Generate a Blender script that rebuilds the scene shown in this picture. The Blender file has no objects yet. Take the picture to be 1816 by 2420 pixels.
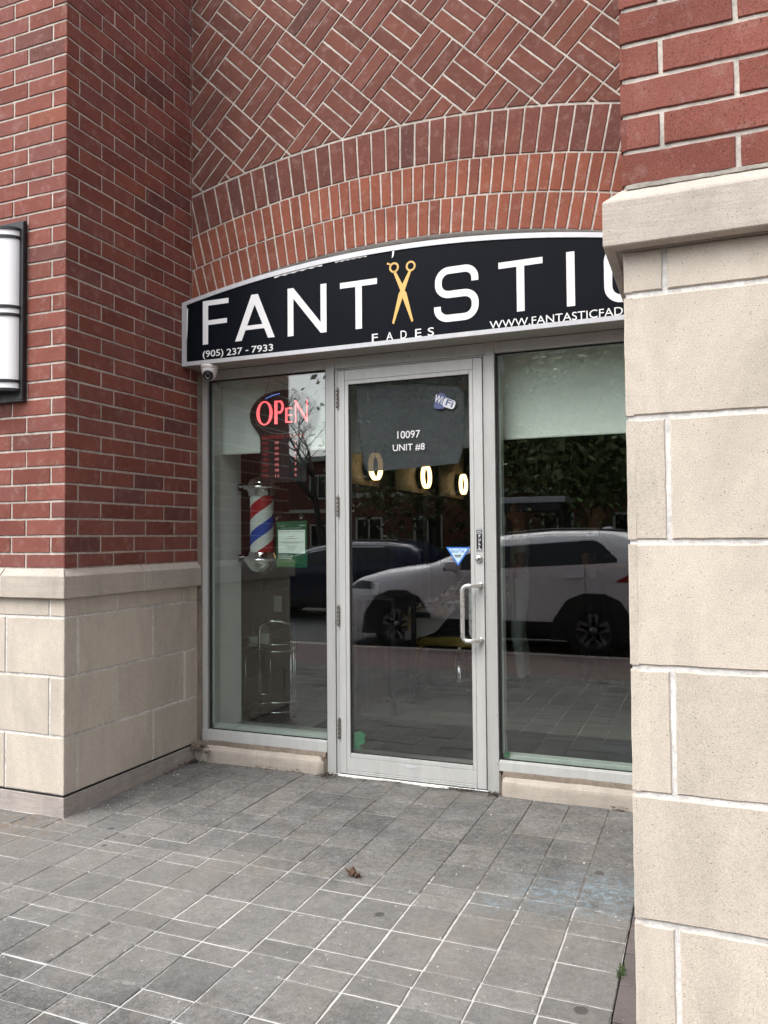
import bpy, bmesh, math, random
from mathutils import Vector, Matrix
random.seed(7)
R = math.radians
sc = bpy.context.scene
col = sc.collection

# ------------------------------------------------------------------ camera, sky, sun
cam = bpy.data.objects.new('camera', bpy.data.cameras.new('camera'))
col.objects.link(cam)
cam.data.sensor_fit = 'VERTICAL'; cam.data.sensor_height = 24.0
cam.data.lens = 1880.76/2420*24.0
cam.data.clip_start = 0.05; cam.data.clip_end = 500
YAW, PIT, ROL = 0.3864, 0.0315, -0.0081
fw = Vector((-math.sin(YAW)*math.cos(PIT), math.cos(YAW)*math.cos(PIT), math.sin(PIT)))
rt = Vector((math.cos(YAW), math.sin(YAW), 0)); up = rt.cross(fw)
rt, up = math.cos(ROL)*rt+math.sin(ROL)*up, -math.sin(ROL)*rt+math.cos(ROL)*up
cam.matrix_world = Matrix(((rt.x, up.x, -fw.x, 3.0167), (rt.y, up.y, -fw.y, -3.1229), (rt.z, up.z, -fw.z, 1.3927), (0, 0, 0, 1)))
sc.camera = cam

SUN_EL, SUN_AZ = 55, 205        # azimuth measured clockwise from +Y: the veiled sun stands behind the camera
world = bpy.data.worlds.new('World'); sc.world = world; world.use_nodes = True
nt = world.node_tree; bg = nt.nodes['Background']
sky = nt.nodes.new('ShaderNodeTexSky'); sky.sky_type = 'NISHITA'; sky.sun_disc = False
sky.sun_elevation = R(SUN_EL); sky.sun_rotation = R(SUN_AZ)
sky.air_density = 1.0; sky.dust_density = 4.0; sky.ozone_density = 1.0
hs = nt.nodes.new('ShaderNodeHueSaturation'); hs.inputs['Saturation'].default_value = 0.35
nt.links.new(sky.outputs[0], hs.inputs['Color']); nt.links.new(hs.outputs[0], bg.inputs['Color'])
bg.inputs['Strength'].default_value = 0.15
sun = bpy.data.objects.new('sun', bpy.data.lights.new('sun', 'SUN')); col.objects.link(sun)
sun.data.energy = 0.7; sun.data.angle = R(45); sun.data.color = (1.0, 0.98, 0.94)
d = Vector((math.sin(R(SUN_AZ))*math.cos(R(SUN_EL)), math.cos(R(SUN_AZ))*math.cos(R(SUN_EL)), math.sin(R(SUN_EL))))
sun.rotation_euler = (-d).to_track_quat('-Z', 'Y').to_euler()
sun.location = (0, -10, 15)
sc.view_settings.view_transform = 'Standard'; sc.view_settings.look = 'None'
sc.view_settings.exposure = 1.25; sc.view_settings.gamma = 1.0
sc.cycles.use_denoising = True
sc.cycles.max_bounces = 8; sc.cycles.diffuse_bounces = 4; sc.cycles.glossy_bounces = 4
sc.cycles.transparent_max_bounces = 16
sc.cycles.caustics_reflective = False; sc.cycles.caustics_refractive = False

# ------------------------------------------------------------------ object helpers
def tag(o, label=None, cat=None, group=None, kind=None):
    if label: o['label'] = label
    if cat: o['category'] = cat
    if group: o['group'] = group
    if kind: o['kind'] = kind
    return o
def thing(name, label, cat, loc=(0, 0, 0), rz=0.0, group=None):
    o = bpy.data.objects.new(name, None); col.objects.link(o)
    o.location = loc; o.rotation_euler = (0, 0, rz); o.empty_display_size = 0.1
    return tag(o, label, cat, group)
class MB:
    """collects faces; build() links them as ONE mesh object"""
    def __init__(s): s.v = []; s.f = []; s.m = []; s.sm = []
    def add(s, vs, fs, m=0, smooth=False):
        b = len(s.v); s.v += [Vector(v) for v in vs]
        for f in fs: s.f.append([b+i for i in f]); s.m.append(m); s.sm.append(smooth)
    def box(s, x0, x1, y0, y1, z0, z1, m=0, c=0.0):
        if c <= 0:
            vs = [(x, y, z) for x in (x0, x1) for y in (y0, y1) for z in (z0, z1)]
            s.add(vs, [(0, 1, 3, 2), (4, 6, 7, 5), (0, 4, 5, 1), (2, 3, 7, 6), (0, 2, 6, 4), (1, 5, 7, 3)], m); return
        bm = bmesh.new()
        bmesh.ops.create_cube(bm, size=1)
        for v in bm.verts:
            v.co = Vector((x0+(v.co.x+.5)*(x1-x0), y0+(v.co.y+.5)*(y1-y0), z0+(v.co.z+.5)*(z1-z0)))
        bmesh.ops.bevel(bm, geom=bm.edges[:], offset=c, segments=2, affect='EDGES', profile=0.5)
        s.bm(bm, m)
    def bm(s, bm, m=0, smooth=False):
        bm.verts.index_update()
        s.add([v.co.copy() for v in bm.verts], [[v.index for v in f.verts] for f in bm.faces], m, smooth); bm.free()
    def prism(s, poly, fn, n0, n1, m=0, c=0.0):
        """poly (u,v) extruded from n0 to n1; front edge chamfered by c at n1"""
        k = len(poly); inner = inset(poly, c) if c > 0 else None
        sg = 1 if n1 > n0 else -1
        rings = [(poly, n0), (poly, n1-sg*c)] + ([(inner, n1)] if inner else []) if c > 0 else [(poly, n0), (poly, n1)]
        vs = [fn(u, v, n) for r, n in rings for u, v in r]; fs = [list(range(k))]
        for r in range(len(rings)-1):
            for i in range(k): fs.append([r*k+i, r*k+(i+1) % k, (r+1)*k+(i+1) % k, (r+1)*k+i])
        fs.append([(len(rings)-1)*k+i for i in range(k)])
        s.add(vs, fs, m)
    def tube(s, pts, r, n=12, m=0, closed=False, caps=True):
        pts = [Vector(p) for p in pts]; k = len(pts)
        rs = r if isinstance(r, (list, tuple)) else [r]*k
        vs = []; fs = []; prev = None
        for i, p in enumerate(pts):
            if closed: t = pts[(i+1) % k]-pts[i-1]
            else: t = pts[min(i+1, k-1)]-pts[max(i-1, 0)]
            t.normalize()
            if prev is None:
                a = t.cross(Vector((0, 0, 1)) if abs(t.z) < .9 else Vector((1, 0, 0))).normalized()
            else: a = (prev-t*prev.dot(t)).normalized()
            prev = a; b = t.cross(a)
            for j in range(n):
                w = 2*math.pi*j/n; vs.append(p+(a*math.cos(w)+b*math.sin(w))*rs[i])
        for i in range(k if closed else k-1):
            for j in range(n):
                i2 = (i+1) % k
                fs.append([i*n+j, i*n+(j+1) % n, i2*n+(j+1) % n, i2*n+j])
        if caps and not closed: fs += [list(range(n))[::-1], [(k-1)*n+j for j in range(n)]]
        s.add(vs, fs, m, True)
    def lathe(s, prof, c, n=32, m=0, axis='Z', smooth=True):
        vs = []; fs = []; k = len(prof)
        for i in range(n):
            w = 2*math.pi*i/n
            for r, h in prof:
                a, b = r*math.cos(w), r*math.sin(w)
                q = {'Z': (a, b, h), 'Y': (a, h, b), 'X': (h, a, b)}[axis]
                vs.append((c[0]+q[0], c[1]+q[1], c[2]+q[2]))
        for i in range(n):
            for j in range(k-1):
                i2 = (i+1) % n; fs.append([i*k+j, i2*k+j, i2*k+j+1, i*k+j+1])
        s.add(vs, fs, m, smooth)
    def grid(s, fn, nu, nv, m=0, smooth=True):
        vs = [fn(i/nu, j/nv) for i in range(nu+1) for j in range(nv+1)]
        fs = [[i*(nv+1)+j, (i+1)*(nv+1)+j, (i+1)*(nv+1)+j+1, i*(nv+1)+j+1] for i in range(nu) for j in range(nv)]
        s.add(vs, fs, m, smooth)
    def build(s, name, mats, parent=None, smooth_angle=None):
        me = bpy.data.meshes.new(name)
        off = parent.location.copy() if parent is not None and parent.type == 'EMPTY' else Vector()
        pp = parent
        while pp is not None and pp.parent is not None: pp = pp.parent
        off = pp.location.copy() if pp is not None else Vector()
        me.from_pydata([v-off for v in s.v], [], s.f)
        mats = mats if isinstance(mats, (list, tuple)) else [mats]
        for m in mats: me.materials.append(m)
        me.polygons.foreach_set('material_index', s.m)
        me.polygons.foreach_set('use_smooth', s.sm)
        bm = bmesh.new(); bm.from_mesh(me)
        bmesh.ops.remove_doubles(bm, verts=bm.verts[:], dist=1e-6)
        bmesh.ops.recalc_face_normals(bm, faces=bm.faces[:]); bm.to_mesh(me); bm.free()
        o = bpy.data.objects.new(name, me); col.objects.link(o)
        if parent is not None: o.parent = parent
        return o
def inset(poly, c):
    k = len(poly); area = sum(poly[i][0]*poly[(i+1) % k][1]-poly[(i+1) % k][0]*poly[i][1] for i in range(k))
    s = 1 if area > 0 else -1; out = []
    for i in range(k):
        p0, p1, p2 = Vector(poly[i-1]), Vector(poly[i]), Vector(poly[(i+1) % k])
        e1 = (p1-p0); e2 = (p2-p1)
        if e1.length < 1e-9 or e2.length < 1e-9: out.append(tuple(p1)); continue
        e1.normalize(); e2.normalize()
        n1 = Vector((-e1.y, e1.x))*s; n2 = Vector((-e2.y, e2.x))*s
        b = n1+n2
        if b.length < .2: out.append(tuple(p1+n1*c)); continue
        b.normalize(); q = p1+b*min(c/max(b.dot(n1), .3), c*2.5); out.append((q.x, q.y))
    return out
def clip(poly, a, b, cc):
    """keep a*u+b*v>=cc"""
    out = []; k = len(poly)
    for i in range(k):
        p, q = poly[i], poly[(i+1) % k]; dp, dq = a*p[0]+b*p[1]-cc, a*q[0]+b*q[1]-cc
        if dp >= 0: out.append(p)
        if (dp >= 0) != (dq >= 0):
            t = dp/(dp-dq); out.append((p[0]+t*(q[0]-p[0]), p[1]+t*(q[1]-p[1])))
    return out
def rough_poly(poly, step, j):
    out = []; k = len(poly)
    for i in range(k):
        a, b = poly[i], poly[(i+1) % k]; L = math.hypot(b[0]-a[0], b[1]-a[1]); n = max(1, int(L/step))
        for t in range(n):
            w = t/n; out.append((a[0]+(b[0]-a[0])*w+(random.uniform(-j, j) if t else 0), a[1]+(b[1]-a[1])*w+(random.uniform(-j, j) if t else 0)))
    return out
def parea(p): return abs(sum(p[i][0]*p[(i+1) % len(p)][1]-p[(i+1) % len(p)][0]*p[i][1] for i in range(len(p))))/2
def stroke(mb, fn, pts, w, n0, n1, m=0, closed=False):
    """flat stroke of width w along 2-D pts, mitred, extruded n0..n1"""
    k = len(pts); P = [Vector(p) for p in pts]; L = []; Rr = []
    ws = w if isinstance(w, (list, tuple)) else [w]*k
    for i in range(k):
        a = (P[i]-P[i-1]) if (i > 0 or closed) else (P[1]-P[0])
        b = (P[(i+1) % k]-P[i]) if (i < k-1 or closed) else a
        a = a.normalized(); b = b.normalized(); na = Vector((-a.y, a.x)); nb = Vector((-b.y, b.x)); nn = na+nb
        nn.normalize(); q = nn*(ws[i]/2/max(nn.dot(na), .4)); L.append(P[i]+q); Rr.append(P[i]-q)
    for i in range(k if closed else k-1):
        j = (i+1) % k
        mb.prism([tuple(L[i]), tuple(L[j]), tuple(Rr[j]), tuple(Rr[i])], fn, n0, n1, m)
def text_mesh(body, x0, x1, z0, z1, y, mat, name, parent, depth=0.0015, bold=0.0, keep=False, rot=0.0, spacing=1.0, align_up=True):
    """lettering facing -Y fitted into the box"""
    cu = bpy.data.curves.new(name, 'FONT'); cu.body = body; cu.size = 1; cu.offset = bold; cu.extrude = 0.5; cu.space_character = spacing
    cu.resolution_u = 4
    ob = bpy.data.objects.new(name, cu); col.objects.link(ob)
    bpy.context.view_layer.update()
    me = bpy.data.meshes.new_from_object(ob.evaluated_get(bpy.context.evaluated_depsgraph_get()))
    bpy.data.objects.remove(ob); me.name = name
    xs = [v.co.x for v in me.vertices]; ys = [v.co.y for v in me.vertices]
    a, b, c, dd = min(xs), max(xs), min(ys), max(ys); cx, cz = (x0+x1)/2, (z0+z1)/2
    pp = parent
    while pp is not None and pp.parent is not None: pp = pp.parent
    off = pp.location if pp is not None else Vector()
    for v in me.vertices:
        u = x0+(v.co.x-a)/(b-a)*(x1-x0)-cx; w = z0+(v.co.y-c)/(dd-c)*(z1-z0)-cz
        u, w = u*math.cos(rot)-w*math.sin(rot), u*math.sin(rot)+w*math.cos(rot)
        v.co = Vector((cx+u, y-(v.co.z+.5)*depth, cz+w))-off
    me.materials.clear(); me.materials.append(mat)
    o = bpy.data.objects.new(name, me); col.objects.link(o)
    if parent is not None: o.parent = parent
    return o

# ------------------------------------------------------------------ materials
class N:
    def __init__(s, name):
        s.mat = bpy.data.materials.new(name); s.mat.use_nodes = True; s.t = s.mat.node_tree
        s.p = s.t.nodes['Principled BSDF']; s.out = s.t.nodes['Material Output']
        s.tc = s.t.nodes.new('ShaderNodeTexCoord').outputs['Object']
    def n(s, ty, **kw):
        nd = s.t.nodes.new(ty)
        for k, v in kw.items():
            if k in nd.inputs: s.set(nd.inputs[k], v)
            else: setattr(nd, k, v)
        return nd
    def set(s, inp, v):
        if isinstance(v, bpy.types.NodeSocket): s.t.links.new(v, inp)
        else: inp.default_value = v
    def noise(s, scale, detail=3, rough=.5, vec=None, dist=0.0):
        nd = s.t.nodes.new('ShaderNodeTexNoise'); s.set(nd.inputs['Vector'], vec or s.tc)
        nd.inputs['Scale'].default_value = scale; nd.inputs['Detail'].default_value = detail
        nd.inputs['Roughness'].default_value = rough; nd.inputs['Distortion'].default_value = dist
        return nd.outputs['Fac']
    def ramp(s, f, pts, interp='LINEAR'):
        nd = s.t.nodes.new('ShaderNodeValToRGB'); s.set(nd.inputs[0], f); cr = nd.color_ramp; cr.interpolation = interp
        while len(cr.elements) < len(pts): cr.elements.new(.5)
        for e, (p, c) in zip(cr.elements, pts):
            e.position = p; e.color = (c, c, c, 1) if isinstance(c, (int, float)) else tuple(c)+(1,)
        return nd.outputs[0]
    def mix(s, f, a, b, mode='MIX'):
        nd = s.t.nodes.new('ShaderNodeMix'); nd.data_type = 'RGBA'; nd.blend_type = mode; nd.clamp_factor = True
        for i, v in ((0, f), (6, a), (7, b)):
            if isinstance(v, (tuple, list)): v = tuple(v)+(1,) if len(v) == 3 else v
            s.set(nd.inputs[i], v)
        return nd.outputs[2]
    def math(s, op, a, b=0.0, c=0.0, clamp=False):
        nd = s.t.nodes.new('ShaderNodeMath'); nd.operation = op; nd.use_clamp = clamp
        for i, v in enumerate((a, b, c)): s.set(nd.inputs[i], v)
        return nd.outputs[0]
    def bump(s, h, dist=.002, strength=.6, prev=None):
        nd = s.t.nodes.new('ShaderNodeBump'); s.set(nd.inputs['Height'], h)
        nd.inputs['Distance'].default_value = dist; nd.inputs['Strength'].default_value = strength
        if prev is not None: s.set(nd.inputs['Normal'], prev)
        return nd.outputs[0]
    def island(s): return s.t.nodes.new('ShaderNodeNewGeometry').outputs['Random Per Island']
    def voro(s, scale, feature='F1', vec=None):
        nd = s.t.nodes.new('ShaderNodeTexVoronoi'); nd.feature = feature; s.set(nd.inputs['Vector'], vec or s.tc)
        nd.inputs['Scale'].default_value = scale; return nd
    def done(s, color=None, rough=None, normal=None, metal=None, spec=None):
        for k, v in (('Base Color', color), ('Roughness', rough), ('Normal', normal), ('Metallic', metal), ('Specular IOR Level', spec)):
            if v is not None: s.set(s.p.inputs[k], tuple(v)+(1,) if isinstance(v, tuple) and len(v) == 3 else v)
        return s.mat
def grey(f): return (f, f, f)
def plain(name, c, rough=.5, metal=0.0, var=.12, scale=14, bump=0.0, bscale=200, spec=.5):
    m = N(name); k = m.ramp(m.noise(scale, 5, .6), [(.25, 1-var), (.75, 1+var*.4)])
    colr = m.mix(1.0, c, k, 'MULTIPLY')
    nr = m.bump(m.noise(bscale, 3), .001, bump) if bump else None
    rr = m.ramp(m.noise(scale*2.3, 4), [(.3, max(rough-.08, 0)), (.7, min(rough+.08, 1))])
    return m.done(colr, rr, nr, metal, spec)
def emit(name, c, strength, base=(.5, .5, .5)):
    m = N(name); m.p.inputs['Emission Color'].default_value = tuple(c)+(1,); m.p.inputs['Emission Strength'].default_value = strength
    return m.done(base, .4)
def brick_mat(name, ramp, pits=.75, grain=260, white=.3):
    m = N(name); isl = m.island()
    base = m.ramp(isl, ramp)
    base = m.mix(.5, base, m.ramp(m.noise(5, 4, .6), [(.3, .62), (.7, 1.2)]), 'MULTIPLY')
    base = m.mix(.6, base, m.ramp(m.noise(grain, 2, .6), [(.3, .5), (.7, 1.35)]), 'MULTIPLY')
    smear = m.ramp(m.noise(16, 6, .7), [(.52, 0), (.74, .46)])       # faint lime bloom on the faces
    base = m.mix(smear, base, (.36, .25, .22))
    pit = m.ramp(m.noise(150, 4, .75), [(.37, 1), (.41, 0)])
    base = m.mix(m.math('MULTIPLY', pit, pits), base, (.03, .012, .01))
    v = m.voro(150); w = m.math('LESS_THAN', v.outputs['Distance'], .16)
    sp = m.n('ShaderNodeSeparateColor', Color=v.outputs['Color']); g = m.math('GREATER_THAN', sp.outputs[0], .955)
    base = m.mix(m.math('MULTIPLY', m.math('MULTIPLY', w, g), white), base, (.6, .52, .46))
    h = m.math('SUBTRACT', m.noise(300, 4, .7), m.math('MULTIPLY', pit, .5))
    nr = m.bump(h, .0018, .55); nr = m.bump(m.noise(26, 3), .004, .25, nr)
    return m.done(base, m.ramp(m.noise(60, 3), [(.3, .78), (.7, .95)]), nr, 0, .25)
def stone_mat(name, c0, c1, speck=.55, streak=0.0, sc0=1.0):
    m = N(name); base = m.mix(m.island(), c0, c1)
    base = m.mix(.55, base, m.ramp(m.noise(2.6*sc0, 6, .6), [(.25, .8), (.75, 1.1)]), 'MULTIPLY')
    base = m.mix(.5, base, m.ramp(m.noise(26, 5, .7), [(.3, .86), (.7, 1.06)]), 'MULTIPLY')
    g = m.noise(300, 3, .7)
    base = m.mix(speck, base, m.ramp(g, [(.3, .45), (.45, .95), (.58, 1.03), (.72, 1.35)]), 'MULTIPLY')
    v = m.voro(110); sp = m.n('ShaderNodeSeparateColor', Color=v.outputs['Color'])
    dk = m.math('MULTIPLY', m.math('LESS_THAN', v.outputs['Distance'], .15), m.math('GREATER_THAN', sp.outputs[0], .80))
    base = m.mix(m.math('MULTIPLY', dk, .8), base, (.12, .1, .085))
    wt = m.math('MULTIPLY', m.math('LESS_THAN', v.outputs['Distance'], .14), m.math('LESS_THAN', sp.outputs[0], .05))
    base = m.mix(m.math('MULTIPLY', wt, .7), base, (.75, .72, .66))
    mq = m.n('ShaderNodeMapping', Vector=m.tc, Scale=(2.2, 2.2, .7)); base = m.mix(.75, base, m.ramp(m.noise(1.5, 6, .7, mq.outputs[0], .6), [(.34, .78), (.55, 1.03)]), 'MULTIPLY')   # rain marks
    if streak:
        mp = m.n('ShaderNodeMapping', Vector=m.tc, Scale=(3, 3, 40)); s2 = m.noise(2.2, 6, .7, mp.outputs[0], 1.2)
        base = m.mix(streak, base, m.ramp(s2, [(.3, .72), (.6, 1.08)]), 'MULTIPLY')
    nr = m.bump(g, .0015, .5); nr = m.bump(m.noise(40, 4), .003, .2, nr)
    return m.done(base, .85, nr, 0, .25)
M = {}
M['brick_pier'] = brick_mat('red pier brick', [(0, (.185, .060, .045)), (.3, (.235, .076, .057)), (.6, (.255, .087, .066)), (.86, (.22, .082, .068)), (.95, (.15, .060, .052)), (1, (.29, .095, .06))])
M['brick_wall'] = brick_mat('plum wall brick', [(0, (.135, .052, .039)), (.35, (.175, .064, .047)), (.7, (.158, .060, .046)), (.92, (.20, .072, .05)), (1, (.105, .044, .036))])
M['brick_soldier'] = brick_mat('dark soldier brick', [(0, (.14, .053, .042)), (.4, (.18, .064, .048)), (.8, (.16, .060, .047)), (1, (.11, .046, .040))])
M['brick_orange'] = brick_mat('orange arch brick', [(0, (.235, .076, .048)), (.4, (.285, .094, .058)), (.8, (.265, .086, .053)), (1, (.20, .07, .048))])
def mortar(name, c):
    m = N(name); b = m.mix(.8, c, m.ramp(m.noise(40, 6, .7), [(.3, .6), (.7, 1.15)]), 'MULTIPLY'); b = m.mix(.8, b, m.ramp(m.noise(3.5, 5, .7), [(.32, .62), (.62, 1.08)]), 'MULTIPLY')
    b = m.mix(.4, b, m.ramp(m.noise(500, 2), [(.3, .7), (.7, 1.15)]), 'MULTIPLY')
    return m.done(b, .95, m.bump(m.noise(160, 4, .7), .003, .7), 0, .1)
M['mortar'] = mortar('pale grey mortar', (.62, .57, .51))
M['mortar_w'] = mortar('white stone mortar', (.84, .82, .79))
M['stone'] = stone_mat('cast limestone', (.605, .538, .456), (.555, .498, .426), .75, 0, 1.0)
M['ledge'] = stone_mat('ledge limestone', (.50, .445, .38), (.46, .415, .365), streak=.5)
M['base'] = stone_mat('rubbed concrete', (.42, .375, .34), (.40, .36, .33), speck=.3, streak=.85)
M['sill'] = stone_mat('cast sill concrete', (.45, .402, .345), (.43, .388, .337), speck=.3, streak=.5)
M['smear'] = mortar('brown sealing mortar', (.24, .20, .165))
def alu(name, c, rough=.38):
    m = N(name); mp = m.n('ShaderNodeMapping', Vector=m.tc, Scale=(1, 1, .12))
    k = m.ramp(m.noise(22, 5, .7, mp.outputs[0]), [(.25, .86), (.6, 1.03)])
    b = m.mix(.8, c, k, 'MULTIPLY')
    dirt = m.ramp(m.noise(7, 6, .75), [(.6, 0), (.78, .22)]); b = m.mix(dirt, b, (.2, .175, .15))
    sp = m.math('MULTIPLY', m.ramp(m.noise(130, 2), [(.24, 1), (.27, 0)]), .5); b = m.mix(sp, b, (.1, .085, .07))
    return m.done(b, m.ramp(m.noise(30, 4), [(.3, rough-.08), (.7, rough+.12)]), None, .15, .45)
M['alu'] = alu('painted aluminium', (.43, .44, .43))
M['alu2'] = alu('pale painted aluminium', (.50, .512, .502))
M['alu_sign'] = alu('sign aluminium', (.56, .57, .60), .35)
M['soffit'] = alu('soffit sheet', (.33, .315, .285), .5)
M['steel'] = plain('brushed steel', (.62, .62, .62), .28, 1.0, .1)
M['hinge'] = plain('worn hinge steel', (.30, .28, .26), .35, 1.0, .3, 60)
M['chrome'] = plain('chrome', (.82, .82, .83), .06, 1.0, .02)
M['handle'] = plain('satin aluminium', (.72, .72, .71), .3, .85, .06)
M['black'] = plain('black metal', (.012, .013, .016), .4, 0, .2)
M['rubber'] = plain('black rubber', (.012, .012, .012), .7, 0, .2)
M['signface'] = plain('black sign vinyl', (.005, .007, .011), .42, 0, .3, 3, .05, 30, .07)
M['white'] = plain('white vinyl', (.80, .81, .82), .4, 0, .03)
M['gold'] = plain('gold vinyl', (.72, .46, .13), .4, 0, .05)
M['plastic_w'] = plain('white plastic', (.66, .65, .62), .4, 0, .06)
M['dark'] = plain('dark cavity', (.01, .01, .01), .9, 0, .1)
def glass_mat(name, tint, ior, rough=0.0, wav=.12):
    m = N(name); m.t.nodes.remove(m.p)
    bf = m.t.nodes.new('ShaderNodeNewGeometry').outputs['Backfacing']; fr = m.n('ShaderNodeFresnel', IOR=m.math('ADD', ior, m.math('MULTIPLY', bf, 1/ior-ior))); tr = m.n('ShaderNodeBsdfTransparent', Color=tuple(tint)+(1,))
    gl = m.n('ShaderNodeBsdfGlossy', Roughness=rough, Color=(1, 1, 1, 1))
    nr = m.bump(m.noise(1.6, 1), .004, wav); m.set(gl.inputs['Normal'], nr)
    mx = m.n('ShaderNodeMixShader'); m.set(mx.inputs[0], fr.outputs[0])
    m.t.links.new(tr.outputs[0], mx.inputs[1]); m.t.links.new(gl.outputs[0], mx.inputs[2]); m.t.links.new(mx.outputs[0], m.out.inputs[0])
    return m.mat
M['glass'] = glass_mat('window glass', (.935, .982, .96), 1.9)
M['glass_door'] = glass_mat('door glass', (.96, .985, .98), 1.9)
M['carglass'] = plain('tinted car glass', (.01, .011, .013), .05, 0, .1)
# ------------------------------------------------------------------ constants measured from the photograph
A0 = 4.1703; BP = .089; D = 1.07; S = 1.139; XR = 2.837; YR = -1.118; ZB = 2.684; ZTOP = 5.4
STONE0 = .9985
f_front = lambda u, v, n: (u, -n, v)
f_side = lambda u, v, n: (n, u, v)
f_wall = lambda u, v, n: (u, D-n, v)
f_rfront = lambda u, v, n: (u, YR-n, v)
f_rside = lambda u, v, n: (XR-n, u, v)
def jit(a): return random.uniform(-a, a)
def brick(mb, fn, poly, depth=.012, c=.0022, m=0, j=.0009):
    k = [(u+jit(j), v+jit(j)) for u, v in poly]; n = jit(.0011)
    if parea(k) > .004 and len(k) == 4: k = rough_poly(k, .03, .0009)
    mb.prism(k, fn, -depth, n, m, c)
def courses(mb, fn, u0, u1, zlines, joints, g=.0058, flip=1):
    """horizontal courses: joints(k) gives the vertical joint positions of row k"""
    for k, (zt, zb) in enumerate(zlines):
        us = sorted([u0-g]+[u for u in joints(k) if u0+.02 < u < u1-.02]+[u1+g])
        for a, b in zip(us, us[1:]):
            brick(mb, fn, [(a+g, zb+g), (b-g, zb+g), (b-g, zt-g), (a+g, zt-g)])

# ------------------------------------------------------------------ ground, street
gm = N('grey pavers'); isl = gm.island()
gb = gm.ramp(isl, [(0, (.125, .125, .125)), (.3, (.178, .176, .171)), (.55, (.147, .146, .145)), (.8, (.204, .199, .19)), (1, (.138, .137, .136))])
gb = gm.mix(.7, gb, gm.ramp(gm.noise(3.2, 6, .65), [(.28, .68), (.72, 1.2)]), 'MULTIPLY')
gb = gm.mix(.8, gb, gm.ramp(gm.noise(130, 5, .85), [(.32, .35), (.68, 1.5)]), 'MULTIPLY')
gb = gm.mix(.85, gb, gm.ramp(gm.noise(38, 5, .8), [(.3, .5), (.7, 1.45)]), 'MULTIPLY')
gb = gm.mix(.8, gb, gm.ramp(gm.noise(9, 5, .7), [(.32, .66), (.68, 1.28)]), 'MULTIPLY')
gb = gm.mix(gm.ramp(gm.noise(7, 5, .75), [(.5, 0), (.72, .4)]), gb, (.22, .195, .155))
warm = gm.ramp(gm.noise(1.3, 4, .6), [(.52, 0), (.75, .35)]); wy = gm.n('ShaderNodeSeparateXYZ', Vector=gm.tc)
band = gm.ramp(gm.math('ADD', gm.math('MULTIPLY_ADD', wy.outputs[1], .4, .6), gm.math('MULTIPLY', gm.math('SUBTRACT', gm.noise(1.1, 4, .6), .5), .5)), [(.12, 0), (.28, 1), (.52, 1), (.68, 0)])
gb = gm.mix(gm.math('MULTIPLY', band, .34), gb, (.245, .238, .222))      # worn, paler walking line
gb = gm.mix(warm, gb, (.22, .20, .165))
gv = gm.voro(62); gs = gm.n('ShaderNodeSeparateColor', Color=gv.outputs['Color'])
amt = gm.ramp(isl, [(0, .96), (.25, .84), (.5, .93), (.75, .74), (1, .97)])
wsp = gm.math('MULTIPLY', gm.math('LESS_THAN', gv.outputs['Distance'], gm.math('MULTIPLY', gm.math('POWER', gs.outputs[1], 2.0), .3)), gm.math('GREATER_THAN', gs.outputs[0], amt))
gb = gm.mix(gm.math('MULTIPLY', wsp, .55), gb, (.5, .49, .46))
gv2 = gm.voro(120); gs2 = gm.n('ShaderNodeSeparateColor', Color=gv2.outputs['Color'])
bsp = gm.math('MULTIPLY', gm.math('LESS_THAN', gv2.outputs['Distance'], .17), gm.math('GREATER_THAN', gs2.outputs[0], .86))
gb = gm.mix(gm.math('MULTIPLY', bsp, .7), gb, (.05, .047, .045))
def spot(m, x, y, r0, r1):
    v = m.n('ShaderNodeVectorMath', operation='DISTANCE'); m.set(v.inputs[0], m.tc); v.inputs[1].default_value = (x, y, 0)
    return m.ramp(v.outputs['Value'], [(0, 1), (min(r0, .99), 1), (min(r1, 1.0), 0)])
blue = gm.math('MAXIMUM', gm.math('MAXIMUM', spot(gm, 2.6, .1, .04, .28), gm.math('MULTIPLY', spot(gm, 2.42, .03, .03, .22), .8)), gm.math('MULTIPLY', spot(gm, 2.23, -.12, .01, .12), .6))
blue = gm.math('MULTIPLY', blue, gm.ramp(gm.noise(26, 6, .8), [(.46, 0), (.66, .62)]))
gb = gm.mix(blue, gb, (.28, .46, .58))                               # chalky blue paint dropped on the stones
gum = None
for x, y, r in ((2.644, -.704, .021), (2.574, .295, .02), (.326, -.031, .016), (.455, -.093, .011), (.44, -.205, .013), (1.864, -.365, .018), (.45, -1.0, .014)):
    v = gm.n('ShaderNodeVectorMath', operation='DISTANCE'); gm.set(v.inputs[0], gm.tc); v.inputs[1].default_value = (x, y, 0)
    q = gm.math('LESS_THAN', gm.math('ADD', v.outputs['Value'], gm.math('MULTIPLY', gm.noise(60, 2), .012)), r+.006)
    gum = q if gum is None else gm.math('MAXIMUM', gum, q)
gb = gm.mix(gm.math('MULTIPLY', gum, .8), gb, (.06, .058, .057))
rust = gm.math('MULTIPLY', spot(gm, -.12, -.13, .05, .3), gm.ramp(gm.noise(14, 5, .7), [(.42, 0), (.62, .55)]))
gb = gm.mix(rust, gb, (.2, .135, .08))
gn = gm.bump(gm.noise(190, 5, .75), .004, .6)
M['paver'] = gm.done(gb, .9, gn, 0, .2)
jm = N('sanded joints')
pos = jm.n('ShaderNodeSeparateXYZ', Vector=jm.tc)
gy = jm.math('MULTIPLY_ADD', pos.outputs[1], -1.15, .62)              # less white sand left close to the shop front
gx = jm.math('MULTIPLY', jm.math('MAXIMUM', jm.math('SUBTRACT', pos.outputs[0], 1.1), 0.0), .24)
jf = jm.math('SUBTRACT', gy, gx)
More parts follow.
